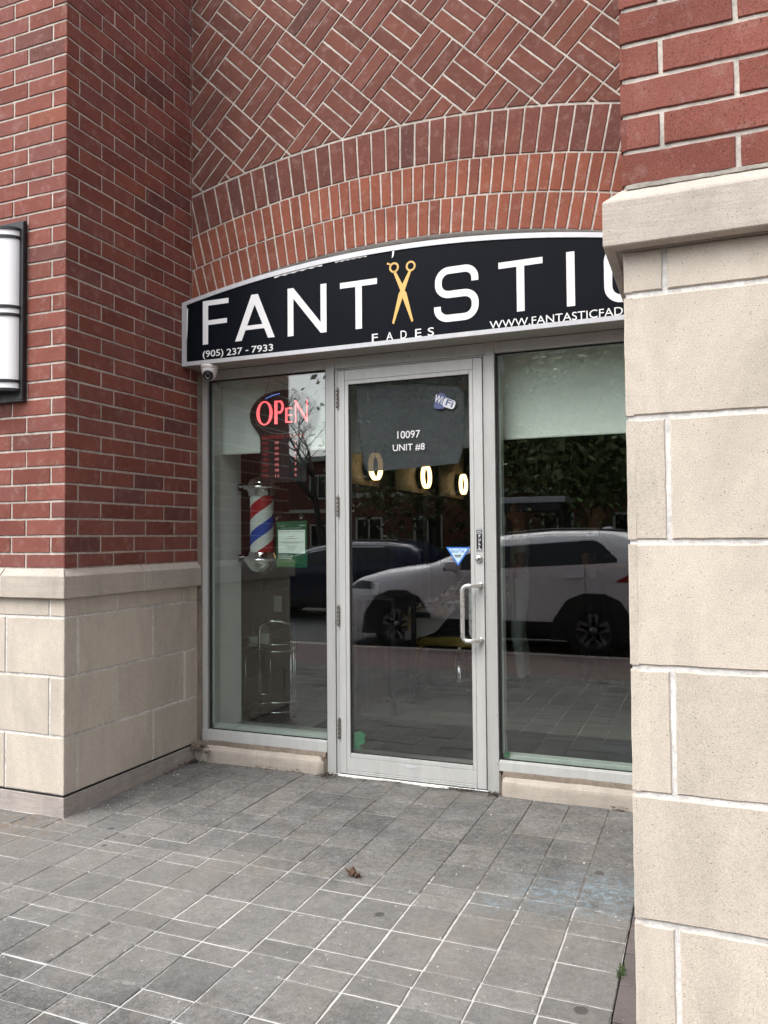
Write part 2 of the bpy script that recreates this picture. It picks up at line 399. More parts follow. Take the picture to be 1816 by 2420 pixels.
jf = jm.math('ADD', jm.math('MINIMUM', jm.math('MAXIMUM', jf, .08), .75), jm.math('MULTIPLY', jm.math('SUBTRACT', jm.noise(5, 5, .8), .5), 1.3))
jf = jm.math('ADD', jf, jm.math('MULTIPLY', jm.math('SUBTRACT', jm.noise(45, 4, .75), .5), 1.7))
jf = jm.math('ADD', jf, jm.math('MULTIPLY', jm.math('SUBTRACT', jm.noise(13, 3, .7), .5), .9))
jw = jm.ramp(jf, [(.3, 0), (.5, 1)])
jb = jm.mix(jw, jm.mix(jm.noise(30, 4), (.07, .066, .06), (.24, .23, .215)), (.50, .495, .48))
M['joint'] = jm.done(jb, .95, jm.bump(jm.noise(220, 4), .003, .7), 0, .1)
M['redpaver'] = stone_mat('reddish pavers', (.15, .128, .125), (.125, .11, .108), speck=.6)
YL = [1.06, .825, .605, .388, .158, -.05, -.155, -.255, -.46, -.67, -.77, -.875, -1.08, -1.183, -1.285, -1.49, -1.70, -1.80, -1.9, -2.1, -2.3, -2.4, -2.5]
XL = [-3.098+.194*k for k in range(31)]                                # the last joint
XL[-1] = 2.7325
pv = MB(); flat = lambda u, v, n: (u, v, n)
rows = [(1.139, 1.06)]+list(zip(YL, YL[1:]))
for y1, y0 in rows:
    for a, b in zip(XL, XL[1:]):
        if b < .03 and y0 > -.02: continue
        a2 = max(a, .0) if y0 > -.02 else a
        y2 = min(y1, 1.128); g = .0029
        if y0 < -.0 < y1 and b < .03: y2 = -.004
        q = .0016
        poly = [(a2+g+jit(q), y0+g+jit(q)), (b-g+jit(q), y0+g+jit(q)), (b-g+jit(q), y2-g+jit(q)), (a2+g+jit(q), y2-g+jit(q))]
        zj = jit(.0018)
        pv.prism(rough_poly(poly, .02, .0011), flat, -.05, zj, 0, .003)
pave = pv.build('paving', M['paver'])
tag(pave, 'grey square concrete pavers in front of the shop', 'paving', kind='structure')
pj = MB(); pj.grid(lambda u, v: (-3.1+5.83*u, -2.499+3.639*v, -.0038), 8, 8)
tag(pj.build('paving_joints', M['joint']), 'white sanded joints between the grey pavers', 'paving joints', kind='structure')
rp = MB()
y = 1.1
while y > -2.5:
    for x0, x1 in ((2.732, 2.835),):
        rp.prism([(x0+.003, y-.2), (x1, y-.2), (x1, y-.005), (x0+.003, y-.005)], flat, -.05, jit(.001)+.001, 0, .003)
    y -= .203
for i in range(14):
    for k in range(3):
        yy = YR-.05-.0-.203*k if False else YR-.25-.203*k
        x0 = 2.84+.1*i
        rp.prism([(x0+.004, yy), (x0+.096, yy), (x0+.096, yy+.195), (x0+.004, yy+.195)], flat, -.05, jit(.001), 0, .003)
tag(rp.build('paver_border', M['redpaver']), 'reddish brown pavers edging the nearest pier', 'paving', kind='structure')
gd = MB(); gd.grid(lambda u, v: (-60+120*u, -2.5+(-2.0)*v, -.006-.09*v), 6, 4)
M['sidewalk'] = N('red sidewalk'); m = M['sidewalk']
bt = m.n('ShaderNodeTexBrick', Vector=m.tc, Scale=1.0); bt.inputs['Brick Width'].default_value = .2; bt.inputs['Row Height'].default_value = .1
bt.inputs['Mortar Size'].default_value = .004
for k, c in (('Color1', (.135, .088, .078, 1)), ('Color2', (.105, .075, .07, 1)), ('Mortar', (.17, .16, .15, 1))): bt.inputs[k].default_value = c
M['sidewalk'] = m.done(m.mix(.6, bt.outputs[0], m.ramp(m.noise(3, 5), [(.3, .75), (.7, 1.15)]), 'MULTIPLY'), .9, m.bump(m.noise(150, 3), .002, .4))
tag(gd.build('sidewalk', M['sidewalk']), 'reddish brick sidewalk behind the viewer, running to the kerb', 'sidewalk', kind='structure')
gw = MB()
for x0, x1, y0, y1 in ((-60, -3.1, -2.5, 0.0), (2.73, 60, -2.5, YR)):
    if y1 > y0: gw.grid(lambda u, v: (x0+(x1-x0)*u, y0+(y1-y0)*v, -.006), 2, 2)
tag(gw.build('ground', M['sidewalk']), 'paved ground around the shop front', 'ground', kind='structure')
kb = MB(); kb.box(-60, 60, -4.66, -4.5, -.3, -.092, 0, .015)
tag(kb.build('kerb', M['base']), 'concrete kerb of the street', 'kerb', kind='structure')
M['asphalt'] = plain('asphalt', (.06, .06, .062), .85, 0, .25, 2, .5, 120)
rd = MB(); rd.grid(lambda u, v: (-90+180*u, -4.66-9.3*v, -.19), 2, 2)
tag(rd.build('road', M['asphalt']), 'dark asphalt street behind the viewer', 'road', kind='structure')
M['grass'] = plain('lawn', (.06, .10, .03), .9, 0, .4, 9, .8, 60)
gr = MB(); gr.grid(lambda u, v: (-120+240*u, -13.96-140*v, -.12), 2, 2)
tag(gr.build('lawn', M['grass']), 'green lawn across the street', 'lawn', kind='structure')

# ------------------------------------------------------------------ left brick pier
lp = thing('brick_pier', 'red brick pier with a low stone base, carrying the black wall lamp', 'pier', (0, 0, 0))
def zl(a, n0, n1, zmin):
    return [(a-BP*k, max(a-BP*(k+1), zmin)) for k in range(n0, n1)]
def seq(first, step, n): return [first+step*i for i in range(n)]
LR = zl(A0, -14, 33, 1.245)
mb = MB()
courses(mb, f_side, 0.0, S+.0, LR, lambda k: seq(.095 if (k-14) % 2 == 0 else .262, .267, 6))
courses(mb, lambda u, v, n: (-u, -n, v), 0.0, 3.0, LR, lambda k: seq(.262 if (k-14) % 2 == 0 else .095, .267, 12))
mb.build('brickwork', M['brick_pier'], lp)
mb = MB(); mb.box(-3.0, -.0048, .0048, S+.35, 1.24, ZTOP, 0); mb.build('mortar', M['mortar'], lp)
# stone base
sb = MB(); g = .006
def srow(fn, u0, u1, zt, zb, js):
    us = [u0-g]+[j for j in js if u0+.03 < j < u1-.03]+[u1+g]
    for a, b in zip(us, us[1:]):
        brick(sb, fn, [(a+g, zb+g), (b-g, zb+g), (b-g, zt-g), (a+g, zt-g)], .02, .003, 0, .0006)
lrow = [(1.1, STONE0), (STONE0, STONE0-.3), (STONE0-.3, STONE0-.6), (STONE0-.6, .105)]
for i, (zt, zb) in enumerate(lrow):
    srow(f_side, 0, S, zt, zb, seq(.395 if i % 2 == 0 else .095, .6, 3))
    srow(lambda u, v, n: (-u, -n, v), 0, 3.0, zt, zb, seq(.097 if i % 2 == 0 else .395, .6, 6))
sb.build('stone_block', M['stone'], lp)
mb = MB(); mb.box(-3.0, -.006, .006, S+.35, .1, 1.1, 0); mb.build('stone_mortar', M['mortar_w'], lp)
# ledge course: profile with a sloping top, mitred at the corner
lg = MB()
def ledge_piece(pts0, pts1):
    """pts: (off,z) profile mapped by two end functions"""
    k = len(pts0); vs = list(pts0)+list(pts1)
    lg.add(vs, [list(range(k))[::-1], [k+i for i in range(k)]]+[[i, (i+1) % k, k+(i+1) % k, k+i] for i in range(k)])
prof = [(-.02, 1.095), (.026, 1.095), (.03, 1.099), (.03, 1.207), (.027, 1.212), (0.0, 1.243), (-.02, 1.243)]
for a, b in ((-.03, .576), (.584, 1.146)):
    ledge_piece([(o, max(a, -o) if a < 0 else a, z) for o, z in prof], [(o, b, z) for o, z in prof])
for a, b in ((.03, -.40), (-.408, -1.0), (-1.008, -1.6), (-1.608, -2.2), (-2.208, -3.0)):
    ledge_piece([((o if a > 0 else a)-(.005 if a > 0 else 0), -o, z) for o, z in prof], [(b, -o, z) for o, z in prof])
lg.build('stone_ledge', M['ledge'], lp)
mb = MB()
mb.box(-2.9, .0265, -.0265, .6, 1.1, 1.205, 0); mb.build('ledge_mortar', M['mortar_w'], lp)
mb = MB()
def rough_strip(x0, x1, fn, z0, z1, n, m=0):
    mb.grid(lambda u, v: fn(x0+(x1-x0)*u, z0+(z1-z0)*v, jit(.0012)), n, 4, m, True)
mb.box(-3.0, .0, .0015, S-.02, -.1, .0975, 0, .004)
mb.build('concrete_plinth', M['base'], lp)
mb = MB(); mb.box(-3.0, -.004, .005, S-.02, .094, .108, 0); mb.build('plinth_gap', M['dark'], lp)
mb = MB(); mb.box(-.001, .033, S-.012, S+.06, .12, 2.462, 0, .004); mb.build('sealant', M['smear'], lp)

# ------------------------------------------------------------------ arched wall above the shop front
aw = thing('arched_brick_wall', 'plum brick wall in diagonal basket weave over a segmental brick arch', 'wall', (1.417, D, 3.2))
XC, ZC = 1.417, -2.104
RO, R1_, R2_, R3_ = 5.85, 5.598, 5.392, 5.19
mb = MB()
mod = .2645; hh = mod/math.sqrt(2)
P0 = (.5, 4.49)                     # centre of a unit with bricks running up to the right
for i in range(-14, 15):
    for j in range(-14, 15):
        cx, cz = P0[0]+(i-j)*hh*1.0, P0[1]+(i+j)*hh
        slash = (i+j) % 2 == 0
        th = R(45) if slash else R(135)
        ux, uz = math.cos(th), math.sin(th); vx, vz = -uz, ux
        for k in (-1, 0, 1):
            w = mod/3; o = k*w; hl = mod/2-.0056; hw = w/2-.0056
            poly = [(cx+ux*s*hl+vx*(o+t*hw), cz+uz*s*hl+vz*(o+t*hw)) for s, t in ((-1, -1), (1, -1), (1, 1), (-1, 1))]
            poly = clip(poly, 1, 0, .004); poly = clip(poly, -1, 0, -(XR-.004)); poly = clip(poly, 0, -1, -ZTOP)
            if len(poly) < 3: continue
            mx = sum(p[0] for p in poly)/len(poly)
            a = math.atan2(mx-XC, RO); nx, nz = math.sin(a), math.cos(a)
            poly = clip(poly, nx, nz, nx*XC+nz*ZC+RO+.009)
            if len(poly) >= 3 and parea(poly) > .00025: brick(mb, f_wall, poly, .012, .0022, 0, .0006)
mb.build('basket_weave_bricks', M['brick_wall'], aw)
def ring(r0, r1, dth, off, name, mat):
    mb = MB(); g = .0054
    for k in range(-30, 31):
        a0, a1 = (k+off)*dth, (k+1+off)*dth
        def pt(a, r, s): return (XC+r*math.sin(a)+s*g*math.cos(a), ZC+r*math.cos(a)-s*g*math.sin(a))
        poly = [pt(a0, r0+g, 1), pt(a1, r0+g, -1), pt(a1, r1-g, -1), pt(a0, r1-g, 1)]
        poly = clip(poly, 1, 0, .004); poly = clip(poly, -1, 0, -(XR-.004))
        if len(poly) >= 3 and parea(poly) > .0003: brick(mb, f_wall, poly, .014, .0025, 0, .0012)
    mb.build(name, mat, aw)
ring(R1_, RO, .0885/5.72, .1, 'soldier_ring', M['brick_soldier'])
ring(R2_, R1_, .0655/5.5, .3, 'arch_ring', M['brick_orange'])
ring(R3_, R2_, .0655/5.29, .75, 'arch_ring', M['brick_orange'])
mb = MB(); K = 40
for i in range(K):
    x0, x1 = XR*i/K, XR*(i+1)/K
    za, zb_ = (ZC+math.sqrt((R3_+.003)**2-(x-XC)**2) for x in (x0, x1))
    mb.add([(x0, D+.005, za), (x1, D+.005, zb_), (x1, D+.005, ZTOP), (x0, D+.005, ZTOP), (x0, D+.3, za), (x1, D+.3, zb_), (x1, D+.3, ZTOP), (x0, D+.3, ZTOP)],
           [(0, 1, 2, 3), (0, 4, 5, 1), (3, 2, 6, 7), (4, 7, 6, 5)])
mb.build('mortar', M['mortar'], aw)
mb = MB(); mb.box(.0, XR, D+.14, D+.3, 2.475, 3.2, 0); mb.build('dark_gap_fill', M['dark'], aw)  # near-black box standing in for the shade in the gap above the sign
# ------------------------------------------------------------------ right pier
rpier = thing('brick_pier', 'nearest red brick pier, standing on tall pale stone blocks under a thick ledge', 'pier', (XR, YR, 0))
RR = [(ZB-BP*k, max(ZB-BP*(k+1), 2.241)) for k in range(-31, 5)]
mb = MB()
courses(mb, f_rfront, XR, XR+3, RR, lambda k: [XR+q for q in seq(.095 if (k-31) % 2 == 1 else .262, .267, 12)])
courses(mb, f_rside, YR, D, RR, lambda k: [YR+q for q in seq(.262 if (k-31) % 2 == 1 else .095, .267, 9)])
mb.build('brickwork', M['brick_pier'], rpier)
mb = MB(); mb.box(XR+.005, XR+3, YR+.005, S+.3, 2.2, ZTOP); mb.build('mortar', M['mortar'], rpier)
sb = MB()
zs = [2.087, 1.976, 1.676, 1.376, 1.076, .776, .476, .176, -.1]
for i, (zt, zb) in enumerate(zip(zs, zs[1:])):
    h = (i % 2 == 0)
    srow(f_rfront, XR, XR+3, zt, zb, [XR+q for q in seq(.095 if h else .395, .6, 6)])
    srow(f_rside, YR, S, zt, zb, [YR+q for q in seq(.395 if h else .095, .6, 4)])
sb.build('stone_block', M['stone'], rpier)
mb = MB(); mb.box(XR+.005, XR+3, YR+.005, S+.3, -.1, 2.09); mb.build('stone_mortar', M['mortar_w'], rpier)
lg = MB()
prof = [(-.02, 2.083), (.006, 2.083), (.006, 2.0875), (.016, 2.0875), (.016, 2.083), (.0235, 2.083), (.04, 2.087), (.0425, 2.09), (.0425, 2.193), (.04, 2.199), (0.0, 2.236), (-.02, 2.236)]
ledge_piece([(XR-o, YR-o, z) for o, z in prof], [(XR+3, YR-o, z) for o, z in prof])
ledge_piece([(XR-o, YR-o+.0004, z) for o, z in prof], [(XR-o, S, z) for o, z in prof])
lg.build('stone_ledge', M['ledge'], rpier)
mb = MB()
mb.grid(lambda u, v: (XR+.01+2.98*u, YR-.003-.006*v+jit(.002), 2.234+.012*(1-v)+jit(.002)), 120, 3); mb.build('mortar_smear', mortar('grey beige mortar', (.36, .33, .29)), rpier)

# ------------------------------------------------------------------ shop front frame with the two fixed windows
sf = thing('storefront', 'grey aluminium shop front framing a narrow and a wide fixed window', 'storefront', (1.4, S, 0))
def fbox(name, bs, mat=None, parent=sf, c=.002):
    mb = MB()
    for b in bs: mb.box(*b, 0, c)
    return mb.build(name, mat or M['alu'], parent)
FB = S+.115
fbox('jamb', [(.031, .070, S, FB, .1, 2.462), (.033, .074, S-.006, S+.05, .0, .192)])
fbox('mullion', [(.911, .9675, S-.002, FB, .0, 2.442), (.9685, .9885, S+.008, FB, .0, 2.397)])
fbox('mullion', [(1.8895, 1.944, S-.002, FB, .0, 2.442), (1.8765, 1.8885, S+.008, FB, .0, 2.397)])
fbox('mullion_cap', [(.909, .970, S-.0045, S+.05, 2.4425, 2.4615)], M['ledge'])
fbox('mullion_cap', [(1.8875, 1.946, S-.0045, S+.05, 2.4425, 2.4615)], M['ledge'])
fbox('sill_rail', [(.071, .910, S-.004, FB, .125, .186), (.071, .910, S+.004, S+.02, .1865, .191)], M['alu2'])
fbox('sill_rail', [(1.945, 2.836, S-.004, FB, .123, .174), (1.945, 2.836, S+.004, S+.02, .1745, .179)], M['alu2'])
fbox('head_rail', [(.071, .910, S, FB, 2.401, 2.4615), (.9685, 1.8885, S, FB, 2.398, 2.4615), (1.945, 2.836, S, FB, 2.401, 2.4615), (.9895, 1.8755, S+.008, FB, 2.387, 2.3975)])
for x0, x1, z0 in ((.0705, .9105, .187), (1.9445, 2.836, .175)):
    k = MB(); k.box(x0+.013, x1-.013, S+.046, FB-.004, z0-.004, z0+.026, 0, .002); k.box(x0+.002, x0+.02, S+.046, FB-.004, z0+.027, 2.39, 0, .002); k.build('inner_bead', M['alu2'], sf)
    w = MB(); w.box(x0, x1, S+.028, S+.036, z0, 2.4015); wp = w.build('window_pane', M['glass'], sf)
    k = MB(); k.box(x0+.001, x0+.012, S+.02, S+.0275, z0+.002, 2.4, 0); k.box(x1-.012, x1-.001, S+.02, S+.0275, z0+.002, 2.4)
    k.box(x0+.0125, x1-.0125, S+.02, S+.0275, z0+.002, z0+.009); k.box(x0+.0125, x1-.0125, S+.02, S+.0275, 2.392, 2.4)
    k.build('gasket', M['rubber'], sf)
for x, z in ((.318, 2.437), (.321, 2.429), (1.44, 2.436), (1.441, 2.429), (2.58, 2.437), (1.936, .16), (1.936, .42), (1.93, 1.2), (.94, 1.9)):
    mb = MB(); mb.lathe([(0, -.0026), (.0035, -.0026), (.004, 0)], (x, S, z), 10, 0, 'Y'); mb.build('screw', M['hinge'], sf)
# ------------------------------------------------------------------ the door
dr = thing('glass_door', 'glazed grey aluminium door with a pull handle in the middle of the shop front', 'door', (.9925, S, 0))
X0, X1, ZB_, ZT = .9925, 1.8735, .014, 2.384
mb = MB(); g = .0018
mb.box(X0, 1.0345, S, S+.045, ZB_, ZT, 0, .0015); mb.box(1.8215, X1, S, S+.045, ZB_, ZT, 0, .0015)
mb.box(1.036, 1.82, S+.0005, S+.045, 2.322, ZT, 0, .0015); mb.box(1.036, 1.82, S+.0005, S+.045, .036, .1085, 0, .0015)
mb.box(1.036, 1.82, S-.003, S+.045, .0145, .023, 0, .0015); mb.box(1.036, 1.82, S-.0015, S+.045, .0245, .0345, 0, .0015)
mb.build('door_frame', M['alu2'], dr)
mb = MB()
mb.box(1.036, 1.059, S+.001, S+.045, .1105, 2.3205, 0, .001); mb.box(1.7985, 1.82, S+.001, S+.045, .1105, 2.3205, 0, .001)
mb.box(1.0605, 1.797, S+.001, S+.045, 2.298, 2.3205, 0, .001); mb.box(1.0605, 1.797, S+.001, S+.045, .1105, .1335, 0, .001)
mb.build('glazing_bead', M['alu2'], dr)
mb = MB(); mb.box(1.030, 1.826, S+.004, S+.04, .03, 2.33); 
mb = MB()
for b in ((1.0595, 1.064, .134, 2.2975), (1.794, 1.7985, .134, 2.2975)): mb.box(b[0], b[1], S+.012, S+.02, b[2], b[3])
mb.box(1.0645, 1.7935, S+.012, S+.02, 2.2925, 2.2975); mb.box(1.0645, 1.7935, S+.012, S+.02, .134, .1395)
mb.build('gasket', M['rubber'], dr)
mb = MB(); mb.box(1.0592, 1.7983, S+.021, S+.028, .1335, 2.298); mb.build('glass_panel', M['glass_door'], dr)
for zc in (2.22, 1.575, .93, .272):
    mb = MB()
    for k in range(5):
        z0 = zc-.06+.024*k; mb.lathe([(.0, z0+.001), (.0072, z0+.001), (.0078, z0+.003), (.0078, z0+.021), (.0072, z0+.0232), (0, z0+.0232)], (.9905, S-.007, 0), 12)
    mb.lathe([(0, zc+.0605), (.004, zc+.0605), (.005, zc+.064), (0, zc+.067)], (.9905, S-.007, 0), 10)
    mb.build('hinge', M['hinge'], dr)
def pull(y0, sgn, name):
    mb = MB(); r = .0125; zt_, zb_ = 1.122, .822; xm, xo, yo = 1.853, 1.765, y0+sgn*.062
    pts = [(xm, y0, zt_)]
    def arc(c, a, b, n=7):
        c, a, b = Vector(c), Vector(a), Vector(b)
        for i in range(n+1):
            w = math.pi/2*i/n; pts.append(c+a*math.cos(w)+b*math.sin(w))
    q = .03
    pts.append((xm-.004, y0+sgn*.02, zt_))
    pts.append((xm-.03, yo-sgn*.012, zt_)); pts.append((xm-.045, yo, zt_))
    arc((xo+q, yo, zt_-q), (0, 0, q), (-q, 0, 0)); arc((xo+q, yo, zb_+q), (-q, 0, 0), (0, 0, -q))
    pts.extend([(xm-.045, yo, zb_), (xm-.03, yo-sgn*.012, zb_), (xm-.004, y0+sgn*.02, zb_), (xm, y0, zb_)])
    mb.tube(pts, r, 14)
    for z in (zt_, zb_): mb.lathe([(0, 0), (.017, 0), (.017, sgn*.003), (0, sgn*.003)], (xm, y0, z), 20, 0, 'Y')
    mb.build(name, M['handle'], dr)
pull(S, -1, 'pull_handle'); pull(S+.045, 1, 'pull_handle')
mb = MB(); mb.lathe([(0, -.012), (.0155, -.012), (.0195, -.009), (.0205, 0), (0, 0)], (1.846, S, 1.268), 28, 0, 'Y')
lk = mb.build('lock_cylinder', M['steel'], dr)
mb = MB(); mb.box(1.8445, 1.8475, S-.0135, S-.0118, 1.257, 1.269); mb.lathe([(0, -.0135), (.004, -.0135), (.004, -.0118), (0, -.0118)], (1.846, S, 1.27), 12, 0, 'Y')
mb.build('keyhole', M['black'], lk)
mb = MB(); mb.box(1.405, 1.475, S-.0015, S+.0004, .085, .0985, 0, .0005); mb.build('name_plate', M['alu_sign'], dr)
mb = MB(); mb.box(.9695, 1.888, S-.012, FB, -.01, .0118, 0, .003); mb.build('threshold', M['steel'], dr)
# ------------------------------------------------------------------ sills
def sill(x0, x1, label, ends):
    t = thing('concrete_sill', label, 'sill', ((x0+x1)/2, 1.1, 0))
    mb = MB(); n = 60
    prof = [(1.096, -.02), (1.097, .066), (1.100, .077), (1.107, .084), (1.13, .108), (1.16, .114)]
    def f(u, v):
        x = x0+(x1-x0)*u; k = v*(len(prof)-1); i = min(int(k), len(prof)-2); t_ = k-i
        y_ = prof[i][0]*(1-t_)+prof[i+1][0]*t_; z_ = prof[i][1]*(1-t_)+prof[i+1][1]*t_
        e = 0
        if ends[0]: e = max(e, 1-(x-x0)/.03)
        if ends[1]: e = max(e, 1-(x1-x)/.03)
        if e > 0: y_ += .026*e*e; z_ -= .012*e*e
        wv = math.sin(x*7.3)*.0012+math.sin(x*19+1)*.0008
        return (x, y_+wv+jit(.0004), z_+wv*.6)
    mb.grid(f, n, 20); mb.build('sill_stone', M['sill'], t)
    mb = MB()
    def h(u, v):
        x = x0+.012+(x1-x0+.0)*u*.998; wv = math.sin(x*11)*.004+math.sin(x*29+2)*.003+jit(.0018)
        return (x, 1.121+.018*v+(wv*.25 if v < .5 else 0), .099+.029*v+(wv if v > .1 else 0)*.7+.004*math.sin(v*3.14))
    mb.grid(h, 110, 5); mb.build('sealing_mortar', M['smear'], t)
    if ends[1]:
        mb = MB(); mb.grid(lambda u, v: (x1-.012+.026*u+jit(.001), 1.118+.022*u+jit(.001), .115*v*(1-.1*u)+.0), 5, 8); mb.build('sealing_mortar', M['smear'], t)
    if ends[0]:
        mb = MB(); mb.grid(lambda u, v: (x0+.006-.018*u+jit(.001), 1.11+.028*u+jit(.001), .115*v), 5, 8); mb.build('sealing_mortar', M['smear'], t)
    return t
s1 = sill(.004, .893, 'low cast concrete sill with mortar smear under the narrow window', (False, True))
sill(1.955, 2.835, 'low cast concrete sill under the wide window', (True, False))
mb = MB()
for i in range(46):
    x, y_, r = .02+abs(random.gauss(0, .03)), 1.085+jit(.03), random.uniform(.006, .018)
    z = .09+random.uniform(0, .03)-abs(x-.03)*.4
    bmx = bmesh.new(); bmesh.ops.create_icosphere(bmx, subdivisions=1, radius=r)
    for v in bmx.verts: v.co = Vector((x+v.co.x*1.2+jit(.002), y_+v.co.y*1.3+jit(.002), z+v.co.z*.8+jit(.002)))
    mb.bm(bmx, 0, False)
mb.build('mortar_lump', M['smear'], s1)
# white crumbled strip under the threshold, soil in the corners
M['crumb'] = mortar('white crumbled filler', (.70, .68, .64))
mb = MB(); mb.grid(lambda u, v: (.985+.68*u, 1.119-.005*u+.012*v+jit(.0025)-(.008*math.sin(u*9) if v < .3 else 0), .0025+.007*v+jit(.0012)), 90, 4)
o = mb.build('threshold_filler', M['crumb'])
tag(o, 'white crumbling filler strip along the foot of the door', 'filler strip')
M['soil'] = plain('dry soil and twigs', (.07, .05, .035), .95, 0, .5, 60, .8, 200)
mb = MB()
for (cx, cy, sx, sy, n) in ((.035, 1.06, .035, .04, 170), (.02, .93, .012, .12, 100), (.93, 1.085, .028, .022, 200), (.52, 1.09, .07, .007, 60), (.70, 1.09, .06, .006, 40), (1.76, 1.118, .07, .01, 90), (1.925, 1.1, .018, .018, 110), (2.57, 1.085, .02, .008, 40)):
    for i in range(n):
        x, y_ = random.gauss(cx, sx), random.gauss(cy, sy)
        if y_ > 1.115: y_ = 1.115-random.random()*.015
        if x < .006: x = .006+random.random()*.02
        a = random.uniform(0, 6.28); L = random.uniform(.002, .013); t = random.uniform(.0008, .002); z = random.random()**2*.02
        dx, dy = math.cos(a)*L, math.sin(a)*L
        mb.add([(x-dx, y_-dy, z), (x+dy*t/L, y_-dx*t/L, z+t), (x+dx, y_+dy, z+jit(.004)), (x-dy*t/L, y_+dx*t/L, z+2*t)], [(0, 1, 2), (0, 2, 3), (0, 1, 3), (1, 2, 3)])
tag(mb.build('soil_debris', M['soil']), 'dry soil and twigs gathered along the foot of the shop front', 'soil', kind='stuff')
mb = MB()
for i in range(110):
    x, y_ = random.uniform(-.3, 2.72), random.uniform(-1.3, 1.05)
    if x < .02 and y_ > -.02: continue
    if i < 46: x, y_ = abs(random.gauss(.03, .05))+.01, random.uniform(.1, 1.0)
    r = random.uniform(.001, .0028)*(2.2 if random.random() < .08 else 1); a = random.uniform(0, 3)
    k = random.randint(4, 6); sh = random.uniform(.4, 1)
    top = [(x+r*random.uniform(.7, 1.2)*math.cos(a+6.283*j/k), y_+r*sh*random.uniform(.7, 1.2)*math.sin(a+6.283*j/k)) for j in range(k)]
    mb.prism(top, flat, -.001, .0018+r*.4, 0, 0)
tag(mb.build('paint_chips', M['crumb']), 'small white paint chips scattered over the pavers', 'paint chips', kind='stuff')
# dry leaf
M['leaf_dry'] = plain('dry leaf', (.085, .04, .024), .8, 0, .4, 60)
mb = MB()
mb.grid(lambda u, v: (1.63+.05*(u-.5)+.006*math.sin(v*7), -.107+.036*(v-.5)*(1-abs(2*u-1)**2*.8), .004+.018*abs(math.sin(u*5+v*2.4))+.012*v), 12, 8)
mb.grid(lambda u, v: (1.655+.034*(u-.4), -.112+.03*(v-.5)*(1-abs(2*u-1)**2), .004+.016*abs(math.cos(u*4+v*3))), 10, 6)
mb.tube([(1.66, -.115, .01), (1.68, -.125, .008), (1.69, -.14, .003)], .0012, 6)
tag(mb.build('dry_leaf', M['leaf_dry']), 'curled brown dead leaf lying on the pavers', 'leaf')
M['weed'] = plain('weed green', (.05, .09, .02), .7, 0, .3, 80)
mb = MB()
for i in range(45):
    x, y_ = 2.735+jit(.012), -.46+jit(.035); a = random.uniform(0, 6.28); h = random.uniform(.008, .026); L = random.uniform(.005, .018)
    dx, dy = math.cos(a), math.sin(a)
    mb.add([(x-dy*.0015, y_+dx*.0015, 0), (x+dy*.0015, y_-dx*.0015, 0), (x+dx*L*.6+dy*.002, y_+dy*L*.6-dx*.002, h*.8), (x+dx*L, y_+dy*L, h)], [(0, 1, 2), (0, 2, 3)])
tag(mb.build('weed', M['weed']), 'small green weed growing in the joint beside the near pier', 'weed')

# ------------------------------------------------------------------ shop sign over the door
YS = .9634
sg = thing('shop_sign', 'black arched shop sign with big white letters and golden scissors over the door', 'sign', (1.415, YS, 2.46))
f_sign = lambda u, v, n: (u, YS-n, v)
def arc_z(x, top, sag, half=1.412): 
    rr = (half*half+sag*sag)/(2*sag); return top-rr+math.sqrt(rr*rr-(x-1.416)**2)
SX0, SX1, SZ0 = .004, 2.829, 2.464
outer = [(SX0+(SX1-SX0)*i/48, arc_z(SX0+(SX1-SX0)*i/48, 3.017, .155)) for i in range(49)]
bw = .034
inner = [(SX0+bw+(SX1-SX0-2*bw)*i/48, arc_z(SX0+bw+(SX1-SX0-2*bw)*i/48, 2.988, .150)) for i in range(49)]
OL = [(SX0, SZ0)]+outer+[(SX1, SZ0)]; IL = [(SX0+bw, SZ0+.0245)]+inner+[(SX1-bw, SZ0+.0245)]
mb = MB(); k = len(OL)
for a, b, na, nb in ((OL, IL, 0, 0),):
    vs = [f_sign(u, v, 0) for u, v in OL]+[f_sign(u, v, .0005) for u, v in IL]+[f_sign(u, v, -.006) for u, v in IL]+[f_sign(u, v, -.17) for u, v in OL]
    fs = []
    for i in range(k):
        j = (i+1) % k
        fs += [(i, j, k+j, k+i), (k+i, k+j, 2*k+j, 2*k+i)]
        if i < k-1: fs.append((3*k+i, 3*k+j, j, i))
    mb.add(vs, fs)
mb.build('sign_frame', M['alu_sign'], sg)
mb = MB(); mb.box(SX0+.001, SX1-.001, YS+.001, S-.003, SZ0-.0015, SZ0+.004); mb.build('soffit', M['soffit'], sg)
mb = MB()
for x, y_, r in ((.27, 1.02, .006), (.21, 1.09, .008), (.62, 1.05, .004), (1.3, 1.07, .005), (.98, 1.02, .005), (2.1, 1.04, .005), (2.5, 1.07, .004), (.33, 1.085, .009)):
    mb = MB(); mb.lathe([(0, -.003), (r*.7, -.003), (r, 0), (0, 0)], (x, y_, SZ0-.0015), 10); mb.build('screw', M['hinge'], sg)
mb = MB(); n = len(inner)
vs = []
for i, (u, v) in enumerate(inner):
    vs += [f_sign(u, SZ0+.02, -.0055), f_sign(u, v+.004, -.0055)]
mb.add(vs, [(2*i, 2*i+2, 2*i+3, 2*i+1) for i in range(n-1)])
